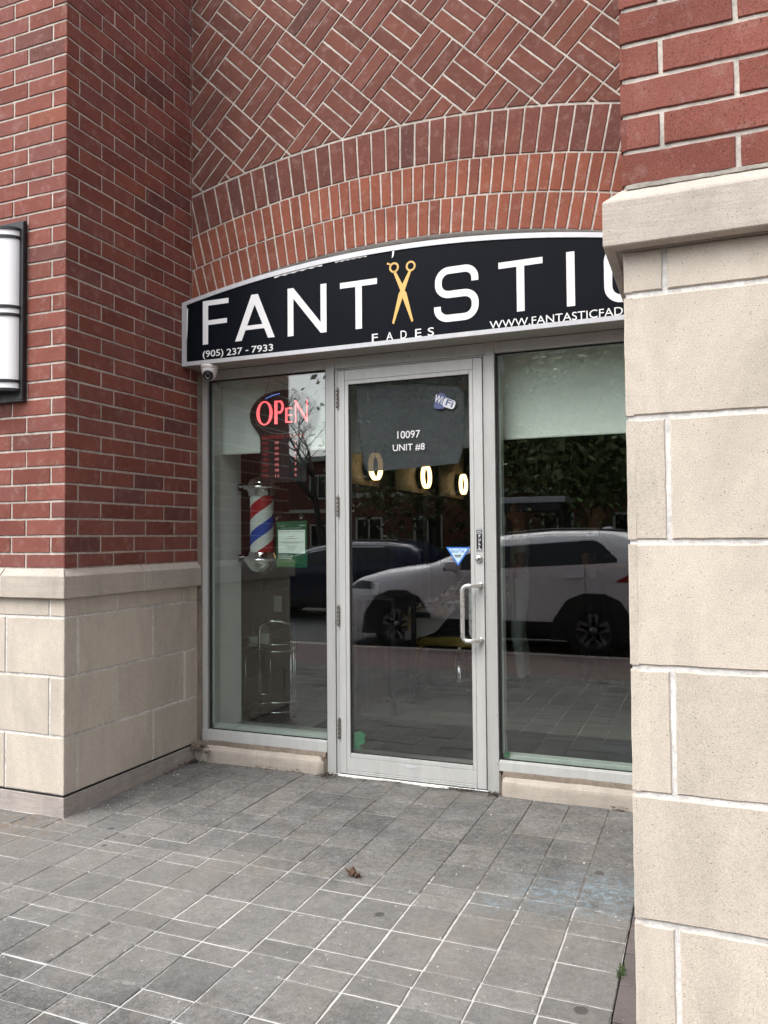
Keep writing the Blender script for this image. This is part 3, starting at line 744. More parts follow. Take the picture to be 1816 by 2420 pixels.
# frayed vinyl edge: slightly uneven paper-thin rim showing pale backing
mb.build('face_panel', M['signface'], sg)
mb = MB()
for (x0, x1, h) in ((.66, .98, .006), (1.06, 1.26, .004)):
    t = 20; mb = MB()
    for i in range(t):
        u0, u1 = x0+(x1-x0)*i/t, x0+(x1-x0)*(i+1)/t
        z0, z1 = arc_z(u0, 2.988, .150, 1.378), arc_z(u1, 2.988, .150, 1.378)
        a, b = h*(.5+.5*math.sin(i*1.7))+.0012, h*(.5+.5*math.sin((i+1)*1.7))+.0012
        mb.add([f_sign(u0, z0-a-.004, -.0045), f_sign(u1, z1-b-.004, -.0045), f_sign(u1, z1+.002, -.0045), f_sign(u0, z0+.002, -.0045)], [(0, 1, 2, 3)])
    mb.build('peeled_vinyl_edge', M['white'], sg)
mb = MB()
mb.add([f_sign(SX0+bw, 2.62, -.0046), f_sign(SX0+bw+.006, 2.7, -.0046), f_sign(SX0+bw+.009, 2.822, -.0046), f_sign(SX0+bw, 2.826, -.0046)], [(0, 1, 2, 3)])
mb.build('peeled_vinyl_edge', M['white'], sg); mb = MB()
mb.add([f_sign(1.418, 2.985, .0008), f_sign(1.430, 2.985, .0008), f_sign(1.424, 2.955, .0012), f_sign(1.414, 2.945, .001)], [(0, 1, 2, 3)])
mb.build('peeled_vinyl_edge', M['white'], sg)
L0, L1 = -.0052, -.0037
mb = MB()
def letter():
    global mb
    mb.build('letter', M['white'], sg); mb = MB()
def rect(x0, x1, z0, z1): mb.prism([(x0, z0), (x1, z0), (x1, z1), (x0, z1)], f_sign, L0, L1)
zb, zt = 2.585, 2.855; w = .0385; h = .031
rect(.157, .157+w, zb, zt); rect(.157+w, .343, zt-h, zt); rect(.157+w, .331, 2.704, 2.704+.029)
letter()
zb, zt = 2.582, 2.853                                                  # A
ap = .5265
for s in (-1, 1):
    x_b = ap+s*.1365; wb = .045
    mb.prism([(x_b, zb), (x_b-s*wb, zb), (ap-s*.001 if False else ap, zt-.061), (ap, zt), (ap+s*.0225, zt)], f_sign, L0, L1)
mb.prism([(.453, 2.643), (.600, 2.643), (.590, 2.669), (.463, 2.669)], f_sign, L0+.0001, L1+.0002)
letter()
zb, zt = 2.575, 2.858                                                  # N
rect(.751, .789, zb, zt); rect(.967, 1.005, zb, zt)
mb.prism([(.789, zt), (.789, zt-.062), (.967, zb), (.967, zb+.062)], f_sign, L0, L1)
letter()
rect(1.092, 1.321, 2.815, 2.848); rect(1.188, 1.2275, 2.572, 2.815)    # T
def rpath(segs, n=8):
    """list of ('l',x,z) / ('a',cx,cz,rx,rz,a0,a1)"""
    out = []
    for q in segs:
        if q[0] == 'l': out.append((q[1], q[2]))
        else:
            _, cx, cz, rx, rz, a0, a1 = q
            for i in range(n+1):
                a = R(a0+(a1-a0)*i/n); out.append((cx+rx*math.cos(a), cz+rz*math.sin(a)))
    return out
letter()
xl, xr, z0, z1, zm = 1.681, 1.888, 2.573, 2.834, 2.7025                 # S, rounded-square strokes
stroke(mb, f_sign, rpath([('l', xr, 2.762), ('a', xr-.055, z1-.055, .055, .055, 0, 90), ('a', xl+.062, z1-.06, .06, .06, 90, 180), ('a', xl+.062, zm+.055, .06, .055, 180, 270),
    ('a', xr-.06, zm-.055, .06, .055, 90, 0), ('a', xr-.06, z0+.06, .06, .06, 0, -90), ('a', xl+.055, z0+.055, .06, .055, 270, 180), ('l', xl-.005, 2.641)], 8), .0385, L0, L1)
letter()
rect(2.017, 2.250, 2.804, 2.837); rect(2.113, 2.1535, 2.566, 2.804)     # T
letter()
rect(2.371, 2.4125, 2.562, 2.843)                                       # I
letter()
xl, xr, z0, z1 = 2.577, 2.772, 2.573, 2.832                             # C
stroke(mb, f_sign, rpath([('l', xr, 2.758), ('a', xr-.055, z1-.055, .055, .055, 0, 90), ('a', xl+.065, z1-.065, .065, .065, 90, 180), ('a', xl+.065, z0+.065, .065, .065, 180, 270), ('a', xr-.055, z0+.055, .055, .055, 270, 360), ('l', xr, 2.645)], 8), .0395, L0, L1)
letter()
mb = MB()                                                               # scissors
def ringp(cx, cz, r, w): stroke(mb, f_sign, [(cx+r*math.cos(2*math.pi*i/40), cz+r*math.sin(2*math.pi*i/40)*1.02) for i in range(40)], w, L0, L1, 0, True)
ringp(1.4245, 2.8935, .0235, .0105); ringp(1.5235, 2.8885, .0235, .0105)
stroke(mb, f_sign, [(1.404, 2.911), (1.394, 2.918), (1.383, 2.921)], [.009, .008, .012], L0, L1)
mb.prism([(1.4195, 2.868), (1.434, 2.871), (1.483, 2.775), (1.470, 2.742), (1.4605, 2.761)], f_sign, L0, L1)
mb.prism([(1.5135, 2.866), (1.5265, 2.862), (1.487, 2.757), (1.474, 2.742), (1.463, 2.775)], f_sign, L0, L1+.0001)
mb.prism([(1.4605, 2.761), (1.470, 2.770), (1.487, 2.757), (1.497, 2.742), (1.536, 2.583), (1.526, 2.576), (1.4735, 2.718)], f_sign, L0, L1+.0002)
mb.prism([(1.487, 2.757), (1.477, 2.770), (1.4605, 2.757), (1.451, 2.742), (1.411, 2.582), (1.421, 2.575), (1.4735, 2.718)], f_sign, L0, L1+.0003)
mb.build('scissors_emblem', M['gold'], sg)
YT = YS+.0052
for tx, xa, xb, za, zb_ in (('(905)', .156, .305, 2.494, 2.547), ('237', .329, .439, 2.502, 2.543), ('-', .462, .481, 2.517, 2.523), ('7933', .504, .651, 2.502, 2.543)): text_mesh(tx, xa, xb, za, zb_, YT, M['white'], 'phone_number', sg, bold=.006)
for ch, x0 in zip('FADES', (1.2875, 1.374, 1.460, 1.546, 1.619)):
    text_mesh(ch, x0, x0+(.036 if ch != 'A' else .042), 2.4885, 2.534, YT, M['white'], 'tagline_letter', sg, bold=.004)
text_mesh('WWW.FANTASTICFAD', 1.966, 2.645, 2.4895, 2.531, YT, M['white'], 'web_address', sg, bold=.0)
text_mesh('ES.COM', 2.651, 2.79, 2.4895, 2.525, YT, M['white'], 'web_address', sg, bold=.0)
# ------------------------------------------------------------------ security camera
sca = thing('security_camera', 'small white dome security camera under the shop sign beside the brick pier', 'camera', (.18, 1.0, 2.4625))
mb = MB(); cx, cy, cz = .18, 1.005, 2.4625
mb.lathe([(0, 0), (.052, 0), (.054, -.006), (.054, -.018), (.050, -.022), (0, -.022)], (cx, cy, cz), 36); mb.build('mounting_base', M['plastic_w'], sca)
mb = MB(); mb.lathe([(.05, -.0222), (.0505, -.03), (.047, -.052), (.036, -.076), (.02, -.09), (0, -.094)], (cx, cy, cz), 36); mb.build('turret', M['plastic_w'], sca)
dirv = Vector((.30, -.80, -.52)).normalized(); q = dirv.to_track_quat('Z', 'Y'); cc = Vector((cx, cy, cz-.046))
def oriented_lathe(prof, c, q, n=28):
    m2 = MB(); m2.lathe(prof, (0, 0, 0), n); m2.v = [q @ v+c for v in m2.v]; return m2
oriented_lathe([(0, .03), (.03, .032), (.032, .046), (.029, .052), (.024, .0525), (.024, .049), (0, .049)], cc, q).build('lens_housing', M['black'], sca)
oriented_lathe([(.017, .0493), (.0185, .0515), (.0165, .0515), (.015, .0493)], cc, q).build('lens_ring', M['steel'], sca)
M['lens'] = plain('lens glass', (.005, .006, .01), .03, 0, .02)
oriented_lathe([(.0145, .0492), (.010, .052), (0, .0535)], cc, q).build('lens', M['lens'], sca)
# ------------------------------------------------------------------ wall lamp
wl = thing('wall_lamp', 'black framed wall lamp with a curved white diffuser on the brick pier', 'lamp', (-.46, 0, 2.6))
mb = MB(); xa, xb = -.258, -.662
mb.box(xb, xa, -.026, -.0025, 2.112, 3.06, 0, .002); mb.build('back_plate', M['black'], wl)
mb = MB()
mb.box(-.284, -.2595, -.030, -.0262, 2.12, 3.052, 0, .001); mb.box(-.66, -.636, -.030, -.0262, 2.12, 3.052, 0, .001)
LX, LW, LB = -.46, .176, .085
def lampsec(zlo, zhi, ex, n=24, thick=None):
    m2 = MB(); pts = []
    for i in range(n+1):
        a = math.pi*i/n; pts.append((LX+(LW+ex)*math.cos(a), -.028-(LB+ex)*math.sin(a)))
    m2.prism(pts, lambda u, v, nn: (u, v, nn), zlo, zhi); return m2
mb.build('side_flange', M['black'], wl)
M['diffuser'] = plain('white acrylic', (.90, .91, .92), .5, 0, .03, 2)
dm = MB(); dm.grid(lambda u, v: (LX+LW*math.cos(math.pi*u), -.028-LB*math.sin(math.pi*u), 2.165+.85*v), 32, 1); dm.build('diffuser', M['diffuser'], wl)
dm = lampsec(2.1655, 2.1665, -.001); dm.build('end_cap', M['diffuser'], wl); dm = lampsec(3.0135, 3.0145, -.001); dm.build('end_cap', M['diffuser'], wl)
for zc in (3.012, 2.968, 2.602, 2.560, 2.215, 2.170):
    lampsec(zc-.0075, zc+.0075, .006).build('band', M['black'], wl)
mb = MB()
for z in (3.018, 2.592, 2.165): mb = MB(); mb.lathe([(0, -.0035), (.003, -.003), (.0045, 0), (0, 0)], (-.2645, -.0262, z), 12, 0, 'Y'); mb.build('screw', M['steel'], wl)

# ------------------------------------------------------------------ things stuck on the door and window glass
GY = S+.021                                                            # outer face of the door glass
GB = S+.0282
fm = N('dark window film'); fm.t.nodes.remove(fm.p)
tr = fm.n('ShaderNodeBsdfTransparent', Color=(.62, .60, .60, 1)); df = fm.n('ShaderNodeBsdfDiffuse')
fm.set(df.inputs['Color'], fm.mix(1.0, (.12, .125, .135), fm.ramp(fm.noise(5, 4), [(.3, .85), (.7, 1.1)]), 'MULTIPLY'))
mx = fm.n('ShaderNodeMixShader'); mx.inputs[0].default_value = .66
fm.t.links.new(tr.outputs[0], mx.inputs[1]); fm.t.links.new(df.outputs[0], mx.inputs[2]); fm.t.links.new(mx.outputs[0], fm.out.inputs[0])
M['film'] = fm.mat
film = thing('window_film', 'dark translucent window film peeling off the upper part of the door glass', 'film', (1.44, S, 1.77))
FP = [(1.107, 2.285), (1.22, 2.279), (1.388, 2.272), (1.571, 2.258), (1.729, 2.236), (1.762, 2.195), (1.761, 2.07), (1.757, 1.949), (1.744, 1.87), (1.727, 1.806), (1.58, 1.795), (1.4, 1.787), (1.168, 1.778), (1.145, 1.83), (1.132, 1.895), (1.118, 1.98), (1.109, 2.074), (1.104, 2.18)]
mb = MB(); mb.prism(FP, lambda u, v, n: (u, GB+.004+n, v), 0, .0004); mb.build('film_sheet', M['film'], film)
mb = MB()
fb = lambda u, v, n: (u, GB+.0022+n, v)
stroke(mb, fb, [(1.107, 2.285), (1.104, 2.18), (1.109, 2.074), (1.118, 1.98), (1.132, 1.895), (1.145, 1.83), (1.163, 1.785)], [.004, .006, .008, .010, .012, .012, .009], 0, .0012)
stroke(mb, fb, [(1.727, 1.806), (1.744, 1.87), (1.757, 1.949), (1.761, 2.07), (1.762, 2.195)], [.007, .007, .004, .003, .003], 0, .0012)
stroke(mb, fb, [(1.385, 2.272), (1.47, 2.267), (1.565, 2.259)], [.006, .013, .007], 0, .0014); stroke(mb, fb, [(1.13, 2.284), (1.29, 2.277)], [.003, .004], 0, .0012)
mb.prism([(1.724, 2.238), (1.742, 2.232), (1.763, 2.195), (1.744, 2.205)], fb, 0, .0015)
mb.build('peeling_edge', M['black'], film)
un = thing('unit_number', 'white vinyl lettering 10097 UNIT #8 on the door glass', 'lettering', (1.43, GY, 1.94))
text_mesh('10097', 1.362, 1.501, 1.961, 2.004, GY-.0004, M['white'], 'street_number', un, .0004)
text_mesh('UNIT #8', 1.333, 1.528, 1.886, 1.928, GY-.0004, M['white'], 'unit_text', un, .0004)
M['st_blue'] = plain('slate blue vinyl', (.075, .095, .22), .4, 0, .05); M['st_white'] = plain('sticker white', (.62, .64, .66), .4, 0, .05)
ws = thing('wireless_sticker', 'blue and white wireless internet sticker on the dark film of the door', 'sticker', (1.645, GY, 2.155))
mb = MB(); fg = lambda u, v, n: (u, GY-n, v)
pts = []
for i in range(48):
    a = 2*math.pi*i/48; r = .044+.006*math.cos(3*a+.6)+.003*math.cos(5*a)
    pts.append((1.633+r*1.1*math.cos(a), 2.158+r*math.sin(a)))
mb.prism(pts, fg, .0004, .0008); mb.build('blue_cloud', M['st_blue'], ws)
mb = MB()
def rrect(cx, cz, hw, hh, r, rot, n=5):
    o = []
    for sx, sz, a0 in ((1, 1, 0), (-1, 1, 90), (-1, -1, 180), (1, -1, 270)):
        for i in range(n+1):
            a = R(a0+90*i/n); x, z = sx*(hw-r)+r*math.cos(a), sz*(hh-r)+r*math.sin(a)
            o.append((cx+x*math.cos(rot)-z*math.sin(rot), cz+x*math.sin(rot)+z*math.cos(rot)))
    return o
mb.prism(rrect(1.676, 2.143, .037, .025, .016, R(-22)), fg, .0009, .0012); mb.build('white_tab', M['st_white'], ws)
text_mesh('Wi', 1.590, 1.640, 2.150, 2.194, GY-.0009, M['st_white'], 'wi_text', ws, .0004, .02, rot=R(-22))
text_mesh('Fi', 1.658, 1.702, 2.126, 2.164, GY-.0013, M['st_blue'], 'fi_text', ws, .0004, .02, rot=R(-22))
ss = thing('alarm_sticker', 'blue and white triangular alarm sticker above the pull handle', 'sticker', (1.717, GY, 1.23))
M['st_b2'] = plain('bright blue vinyl', (.03, .16, .55), .4, 0, .05); M['st_pale'] = plain('pale blue vinyl', (.50, .66, .74), .4, 0, .05)
mb = MB(); mb.prism([(1.650, 1.331), (1.716, 1.231), (1.722, 1.231), (1.788, 1.329), (1.786, 1.333), (1.652, 1.334)], fg, .0004, .0008); mb.build('blue_border', M['st_b2'], ss)
mb = MB(); mb.prism([(1.663, 1.326), (1.719, 1.242), (1.776, 1.325)], fg, .0009, .0011); mb.build('pale_field', M['st_pale'], ss)
text_mesh('SecurTek', 1.677, 1.760, 1.302, 1.322, GY-.0012, M['st_b2'], 'alarm_text', ss, .0003, .01)
mb = MB(); mb.box(1.698, 1.740, GY-.0016, GY-.0012, 1.285, 1.290); mb.box(1.703, 1.735, GY-.0016, GY-.0012, 1.276, 1.281); mb.build('small_print', M['black'], ss)
ps = thing('pull_sticker', 'black and white PULL sticker above the lock on the door', 'sticker', (1.849, S, 1.37))
mb = MB(); f0 = lambda u, v, n: (u, S-n, v)
mb.prism([(1.8325, 1.307), (1.8655, 1.307), (1.8655, 1.433), (1.857, 1.441), (1.849, 1.434), (1.841, 1.438), (1.8325, 1.43)], f0, .0003, .0007); mb.build('sticker_base', M['black'], ps)
mb = MB()
for z0, z1, a, b in ((1.4265, 1.4305, 1.834, 1.864), (1.418, 1.4215, 1.838, 1.860), (1.4085, 1.4125, 1.834, 1.864), (1.3165, 1.3205, 1.834, 1.864), (1.3095, 1.3125, 1.834, 1.864), (1.4345, 1.4375, 1.8325, 1.8655)): mb = MB(); mb.box(a, b, S-.0012, S-.0008, z0, z1); mb.build('white_bar', M['st_white'], ps)
for ch, zc in zip('PULL', (1.3945, 1.373, 1.3515, 1.330)): text_mesh(ch, 1.8445, 1.8555, zc-.0075, zc+.0075, S-.0008, M['white'], 'pull_letter', ps, .0004, .03)
M['tape'] = plain('green tape', (.015, .15, .065), .6, 0, .3, 40)
mb = MB(); ft = lambda u, v, n: (u, GB+.002+n+.004*math.sin(u*60), v)
mb.prism([(1.066, .150), (1.066, .243), (1.090, .254), (1.12, .262), (1.127, .25), (1.145, .243), (1.136, .225), (1.139, .195), (1.118, .183), (1.104, .178), (1.112, .165), (1.125, .166), (1.110, .152), (1.085, .157)], ft, 0, .0006)
tag(mb.build('green_tape', M['tape']), 'torn green tape in the lower corner of the door glass', 'tape')
mb = MB(); mb.prism([(1.962, .183), (1.96, .212), (1.985, .219), (1.998, .212), (1.99, .187)], lambda u, v, n: (u, S+.04+n, v), 0, .0006)
tag(mb.build('green_tape', M['tape']), 'small green tape scrap in the lower corner of the wide window', 'tape')

# ------------------------------------------------------------------ shop interior
M['floor_in'] = N('grey plank tiles'); m = M['floor_in']
bt = m.n('ShaderNodeTexBrick', Vector=m.tc, Scale=1.0); bt.inputs['Brick Width'].default_value = .9; bt.inputs['Row Height'].default_value = .2; bt.inputs['Mortar Size'].default_value = .003
for k, c in (('Color1', (.19, .187, .178, 1)), ('Color2', (.22, .216, .205, 1)), ('Mortar', (.13, .13, .12, 1))): bt.inputs[k].default_value = c
mp = m.n('ShaderNodeMapping', Vector=m.tc, Scale=(.6, 9, 1))
M['floor_in'] = m.done(m.mix(.7, bt.outputs[0], m.ramp(m.noise(3, 6, .7, mp.outputs[0]), [(.3, .65), (.7, 1.2)]), 'MULTIPLY'), .45)
M['wall_white'] = plain('white drywall', (.86, .86, .84), .8, 0, .06, 5)
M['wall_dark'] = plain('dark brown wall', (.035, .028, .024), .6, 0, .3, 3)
M['wall_grey'] = plain('charcoal wall', (.03, .03, .032), .6, 0, .25, 3)
M['ceil'] = plain('white bounce ceiling', (.82, .82, .80), .9, 0, .1)  # out-of-view ceiling made white to bounce light into the room
M['wood'] = plain('oak panel', (.30, .26, .21), .5, 0, .25, 20)
room = thing('shop_interior', 'dark shop interior with a white side wall behind the glass', 'room', (1.4, 4, 0))
mb = MB(); mb.box(-1.2, 6.6, S+.118, 7.2, -.2, -.001); mb.build('floor', M['floor_in'], room)
mb = MB(); mb.box(-1.2, 6.6, S+.12, 7.2, 2.78, 2.95); mb.build('ceiling', M['ceil'], room)
for b_ in ((-1.2, 6.6, 7.0, 7.2), (6.5, 6.7, S+.31, 7.0), (-1.3, -1.1, S+.36, 2.6), (XR+.05, 6.6, S+.302, S+.45), (-1.2, .0, S+.352, S+.45)):
    mb = MB(); mb.box(*b_, 0, 2.78); mb.build('wall', M['wall_white'] if b_[0] > 2 else M['wall_grey'], room)  # right-hand walls, out of view, are whitened to bounce light inward
for b_ in ((-1.2, .45, 2.6, 2.8), (.25, .45, 2.8, 7.0)):
    mb = MB(); mb.box(*b_, 0, 2.78); mb.build('dark_wall', M['wall_dark'], room)
mb = MB(); mb.box(-.2, .062, S+.118, 1.545, 0, 2.78); mb.build('white_wall', M['wall_white'], room)
mb = MB(); mb.box(.0625, .9, S+.118, 1.55, 0, .155, 0, .003); mb.build('window_ledge', M['floor_in'], room)
M['mat'] = plain('ribbed black mat', (.018, .018, .019), .9, 0, .2, 60, .6, 160)
mb = MB(); mb.box(.3, 3.4, 1.72, 2.53, .0, .008, 0, .003); tag(mb.build('door_mat', M['mat']), 'long black entrance mat on the shop floor', 'mat')
# roller blinds
M['blind'] = plain('white blind fabric', (.78, .79, .77), .8, 0, .04, 2, .2, 400)
for x0, x1, lb in ((.066, .902, 'white roller blind half drawn behind the narrow window'), (.84, 1.88, 'white roller blind half drawn behind the door'), (1.938, 2.84, 'white roller blind half drawn behind the wide window')):
    t = thing('roller_blind', lb, 'blind', ((x0+x1)/2, 1.31, 2.45), group='roller blinds')
    dy = .2 if .5 < x0 < 1.5 else 0.0; dz = -.012 if dy else 0.0
    mb = MB(); mb.grid(lambda u, v: (x0+(x1-x0)*u, dy+1.305+.0015*math.sin(u*5), dz+1.952+(.5-dz)*v), 10, 2); mb.grid(lambda u, v: (x0+(x1-x0)*u, dy+1.307, dz+1.952+(.5-dz)*v), 2, 2); mb.build('fabric', M['blind'], t)
    mb = MB(); mb.box(x0, x1, dy+1.298, dy+1.31, dz+1.938, dz+1.9515, 0, .003); mb.build('hem_bar', M['plastic_w'], t)
    mb = MB(); mb.tube([(x0, dy+1.33, 2.47), (x1, dy+1.33, 2.47)], .024, 16); mb.build('roller', M['plastic_w'], t)
    if x0 < .5:
        mb = MB(); mb.tube([(.069, 1.272, 2.46), (.069, 1.272, .475)], .0035, 8); mb.build('pull_cord', M['black'], t)
# OPEN sign
M['red_led'] = emit('red sign glow', (1.0, .05, .07), .95); M['red_dim'] = emit('glowing red print', (.55, .03, .03), .14, (.25, .02, .02)); M['red_dig'] = emit('red digits', (1, .03, .05), .45)  # faint glow added to the printed hours text so it shows
M['blue_led'] = emit('blue sign line', (.1, .2, .9), .5); M['grey_line'] = plain('grey print', (.22, .22, .23), .4)
os_ = thing('open_sign', 'black bulb-shaped OPEN sign with red lit letters hanging in the narrow window', 'sign', (.545, 1.272, 1.745))
fo = lambda u, v, n: (u, 1.272-n, v)
lo = [(.301, 2.178), (.306, 2.205), (.325, 2.243), (.352, 2.272), (.385, 2.295), (.43, 2.312), (.485, 2.323), (.545, 2.327)]
ol = lo+[(1.09-u, v) for u, v in lo[-2::-1]]+[(.778, 2.13), (.745, 2.085), (.718, 2.05), (.711, 2.01), (.711, 1.75), (.705, 1.744), (.385, 1.744), (.379, 1.75), (.379, 2.01), (.372, 2.05), (.345, 2.085), (.312, 2.13)]
mb = MB(); mb.prism(ol, fo, -.012, 0); mb.build('sign_board', M['black'], os_)
mb = MB(); Z1, Z2 = .0003, .0016
def ell(cx, cz, a, b, a2, b2, n=40):
    P = [(cx+a*math.cos(2*math.pi*i/n), cz+b*math.sin(2*math.pi*i/n)) for i in range(n)]; Q = [(cx+a2*math.cos(2*math.pi*i/n), cz+b2*math.sin(2*math.pi*i/n)) for i in range(n)]
    for i in range(n):
        j = (i+1) % n; mb.prism([P[i], P[j], Q[j], Q[i]], fo, Z1, Z2)
ell(.412, 2.188, .059, .078, .037, .069)
mb.prism([(.484, 2.113), (.506, 2.113), (.506, 2.262), (.484, 2.262)], fo, Z1, Z2)
stroke(mb, fo, [(.506, 2.256)]+[(.522+.022*math.cos(R(a)), 2.221+.035*math.sin(R(a))) for a in range(90, -91, -15)]+[(.506, 2.186)], [.011]*2+[.016]*12+[.011], Z1, Z2)
mb.prism([(.562, 2.117), (.578, 2.117), (.578, 2.212), (.562, 2.212)], fo, Z1, Z2)
for z in (2.117, 2.160, 2.203): mb.prism([(.578, z), (.612, z), (.612, z+.0095), (.578, z+.0095)], fo, Z1, Z2)
mb.prism([(.632, 2.115), (.640, 2.115), (.640, 2.255), (.632, 2.255)], fo, Z1, Z2); mb.prism([(.712, 2.115), (.721, 2.115), (.721, 2.255), (.712, 2.255)], fo, Z1, Z2)
mb.prism([(.640, 2.255), (.628, 2.255), (.632, 2.24), (.712, 2.115), (.721, 2.115), (.712, 2.14)], fo, Z1, Z2+.0001)
mb.build('open_letters', M['red_led'], os_)
mb = MB(); stroke(mb, fo, [(.545+.205*math.cos(R(a)), 2.178+.128*math.sin(R(a))) for a in range(128, 92, -4)], .004, Z1, Z2); mb.build('blue_line', M['blue_led'], os_)
mb = MB(); stroke(mb, fo, [(.545+.205*math.cos(R(a)), 2.178+.128*math.sin(R(a))) for a in range(190, 351, 8)], .0035, Z1, Z2); mb.build('grey_line', M['grey_line'], os_)
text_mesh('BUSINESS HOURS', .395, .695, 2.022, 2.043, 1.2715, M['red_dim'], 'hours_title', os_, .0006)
for i, (dy, o1, o2) in enumerate(zip(('MON', 'TUE', 'WED', 'THU', 'FRI', 'SAT', 'SUN'), '0000000', '7777700')):
    zc = 1.995-.0348*i
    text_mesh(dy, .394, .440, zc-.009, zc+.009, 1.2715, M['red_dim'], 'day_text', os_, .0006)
    text_mesh('10' if i < 6 else '11', .488, .512, zc-.008, zc+.008, 1.2715, M['red_dig'], 'digit', os_, .0006)
    text_mesh(o2, .628, .640, zc-.008, zc+.008, 1.2715, M['red_dig'], 'digit', os_, .0006)
mb = MB()
for a, b in (((.421, 1.266, 2.305), (.461, 1.266, 2.43)), ((.67, 1.266, 2.305), (.49, 1.266, 2.40)), ((.461, 1.266, 2.43), (.49, 1.266, 2.40)), ((.461, 1.266, 2.43), (.452, 1.285, 2.47))):
    mb.tube([a, b], .0018, 6)
mb.lathe([(.004, -.004), (.008, 0), (.004, .004)], (.421, 1.262, 2.303), 10, 0, 'Y')
mb.build('hanging_chain', M['hinge'], os_)
# certificate
ce = thing('inspection_certificate', 'green and white health inspection certificate hung on suction cups in the left window', 'certificate', (.65, 1.185, 1.21))
M['green'] = plain('certificate green', (.006, .075, .032), .35, 0, .1); M['green2'] = plain('certificate light green', (.05, .13, .05), .35, 0, .1); M['paper'] = plain('paper', (.68, .72, .70), .7, 0, .04)
fc = lambda u, v, n: (u, 1.186-n, v)
mb = MB(); mb.prism([(.543, 1.213), (.757, 1.211), (.757, 1.496), (.543, 1.494)], fc, -.002, 0); mb.build('green_sheet', M['green'], ce)
mb = MB(); mb.prism([(.546, 1.216), (.66, 1.216), (.69, 1.25), (.672, 1.288), (.62, 1.26), (.546, 1.262)], fc, .0002, .0005); mb.build('green_band', M['green2'], ce)
mb = MB(); mb.prism([(.557, 1.299), (.743, 1.297), (.743, 1.441), (.557, 1.441)], fc, .0003, .0007); mb.build('paper_form', M['paper'], ce)
text_mesh('York Region', .558, .606, 1.462, 1.470, 1.1855, M['paper'], 'heading_text', ce, .0004); text_mesh('YorkSafe', .700, .742, 1.464, 1.473, 1.1855, M['paper'], 'heading_text', ce, .0004)
text_mesh('Community and Health Services Department', .574, .722, 1.450, 1.455, 1.1855, M['paper'], 'heading_text', ce, .0004)
text_mesh('PROOF OF PUBLIC HEALTH INSPECTION', .563, .736, 1.427, 1.434, 1.1852, M['black'], 'form_title', ce, .0003)
mb = MB()
for z, a, b in ((1.4, .63, .66), (1.386, .60, .70), (1.366, .563, .737), (1.360, .59, .71), (1.33, .62, .68), (1.318, .63, .67)): mb.box(a, b, 1.1849, 1.1852, z, z+.0022)
stroke(mb, fc, [(.607+.0045*i, 1.343+.003*math.sin(i*2.1)) for i in range(20)], .0015, .0008, .0011)
mb.build('form_lines', M['black'], ce)
mb = MB()
for z, a, b in ((1.286, .556, .63), (1.276, .556, .66), (1.266, .556, .65)): mb.box(a, b, 1.1848, 1.1852, z, z+.003)
mb.build('footer_lines', M['paper'], ce)
M['cup'] = glass_mat('clear plastic', (.75, .78, .76), 1.5, .1, 0)
for x in (.562, .728):
    mb = MB(); mb.lathe([(.023, -.008), (.021, -.006), (.012, .001), (.005, .003), (.005, .009), (.008, .011), (0, .012)], (x, 1.183, 1.5245), 24, 0, 'Y'); mb.build('suction_cup', M['cup'], ce)
# barber pole
bp = thing('barber_pole', 'barber pole with red white and blue spiral between chrome caps behind the narrow window', 'barber pole', (.254, 1.5, 1.146))
hm = N('barber stripes'); sx = hm.n('ShaderNodeSeparateXYZ', Vector=hm.tc)
th = hm.math('DIVIDE', hm.math('ARCTAN2', sx.outputs[1], sx.outputs[0]), 2*math.pi)
ph = hm.math('FRACT', hm.math('ADD', hm.math('SUBTRACT', hm.math('DIVIDE', sx.outputs[2], .34), th), 20.0-((1.507-1.146)/.34+.5)+.13))
cr = hm.ramp(ph, [(0, (.42, .018, .025)), (.26, (.72, .73, .72)), (.5, (.01, .07, .42)), (.74, (.72, .73, .72))], 'CONSTANT')
M['stripes'] = hm.done(cr, .25)
mb = MB(); mb.lathe([(.080, 1.29), (.080, 1.685)], (.254, 1.5, 0), 48); mb.build('striped_cylinder', M['stripes'], bp)
mb = MB(); mb.lathe([(0, 1.822), (.006, 1.818), (.014, 1.806), (.045, 1.803), (.075, 1.786), (.092, 1.760), (.098, 1.742), (.122, 1.738), (.126, 1.728), (.118, 1.718), (.098, 1.714), (.097, 1.700), (.089, 1.697), (.089, 1.676), (.082, 1.672)], (.254, 1.5, 0), 40); mb.build('top_cap', M['chrome'], bp)
mb = MB(); mb.lathe([(.082, 1.300), (.090, 1.296), (.090, 1.278), (.1, 1.275), (.1, 1.262), (.122, 1.258), (.125, 1.246), (.112, 1.236), (.1, 1.215), (.078, 1.182), (.045, 1.158), (.012, 1.148), (0, 1.146)], (.254, 1.5, 0), 40); mb.build('bottom_cap', M['chrome'], bp)
for z in (1.735, 1.255):
    mb = MB(); mb.box(.0625, .078, 1.49, 1.546, z-.022, z+.03, 0, .003); mb.tube([(.066, 1.53, z), (.10, 1.525, z+.012), (.14, 1.5, z+.002)], .009, 10); mb.tube([(.12, 1.5, z), (.15, 1.5, z)], .012, 10); mb.build('wall_bracket', M['chrome'], bp)
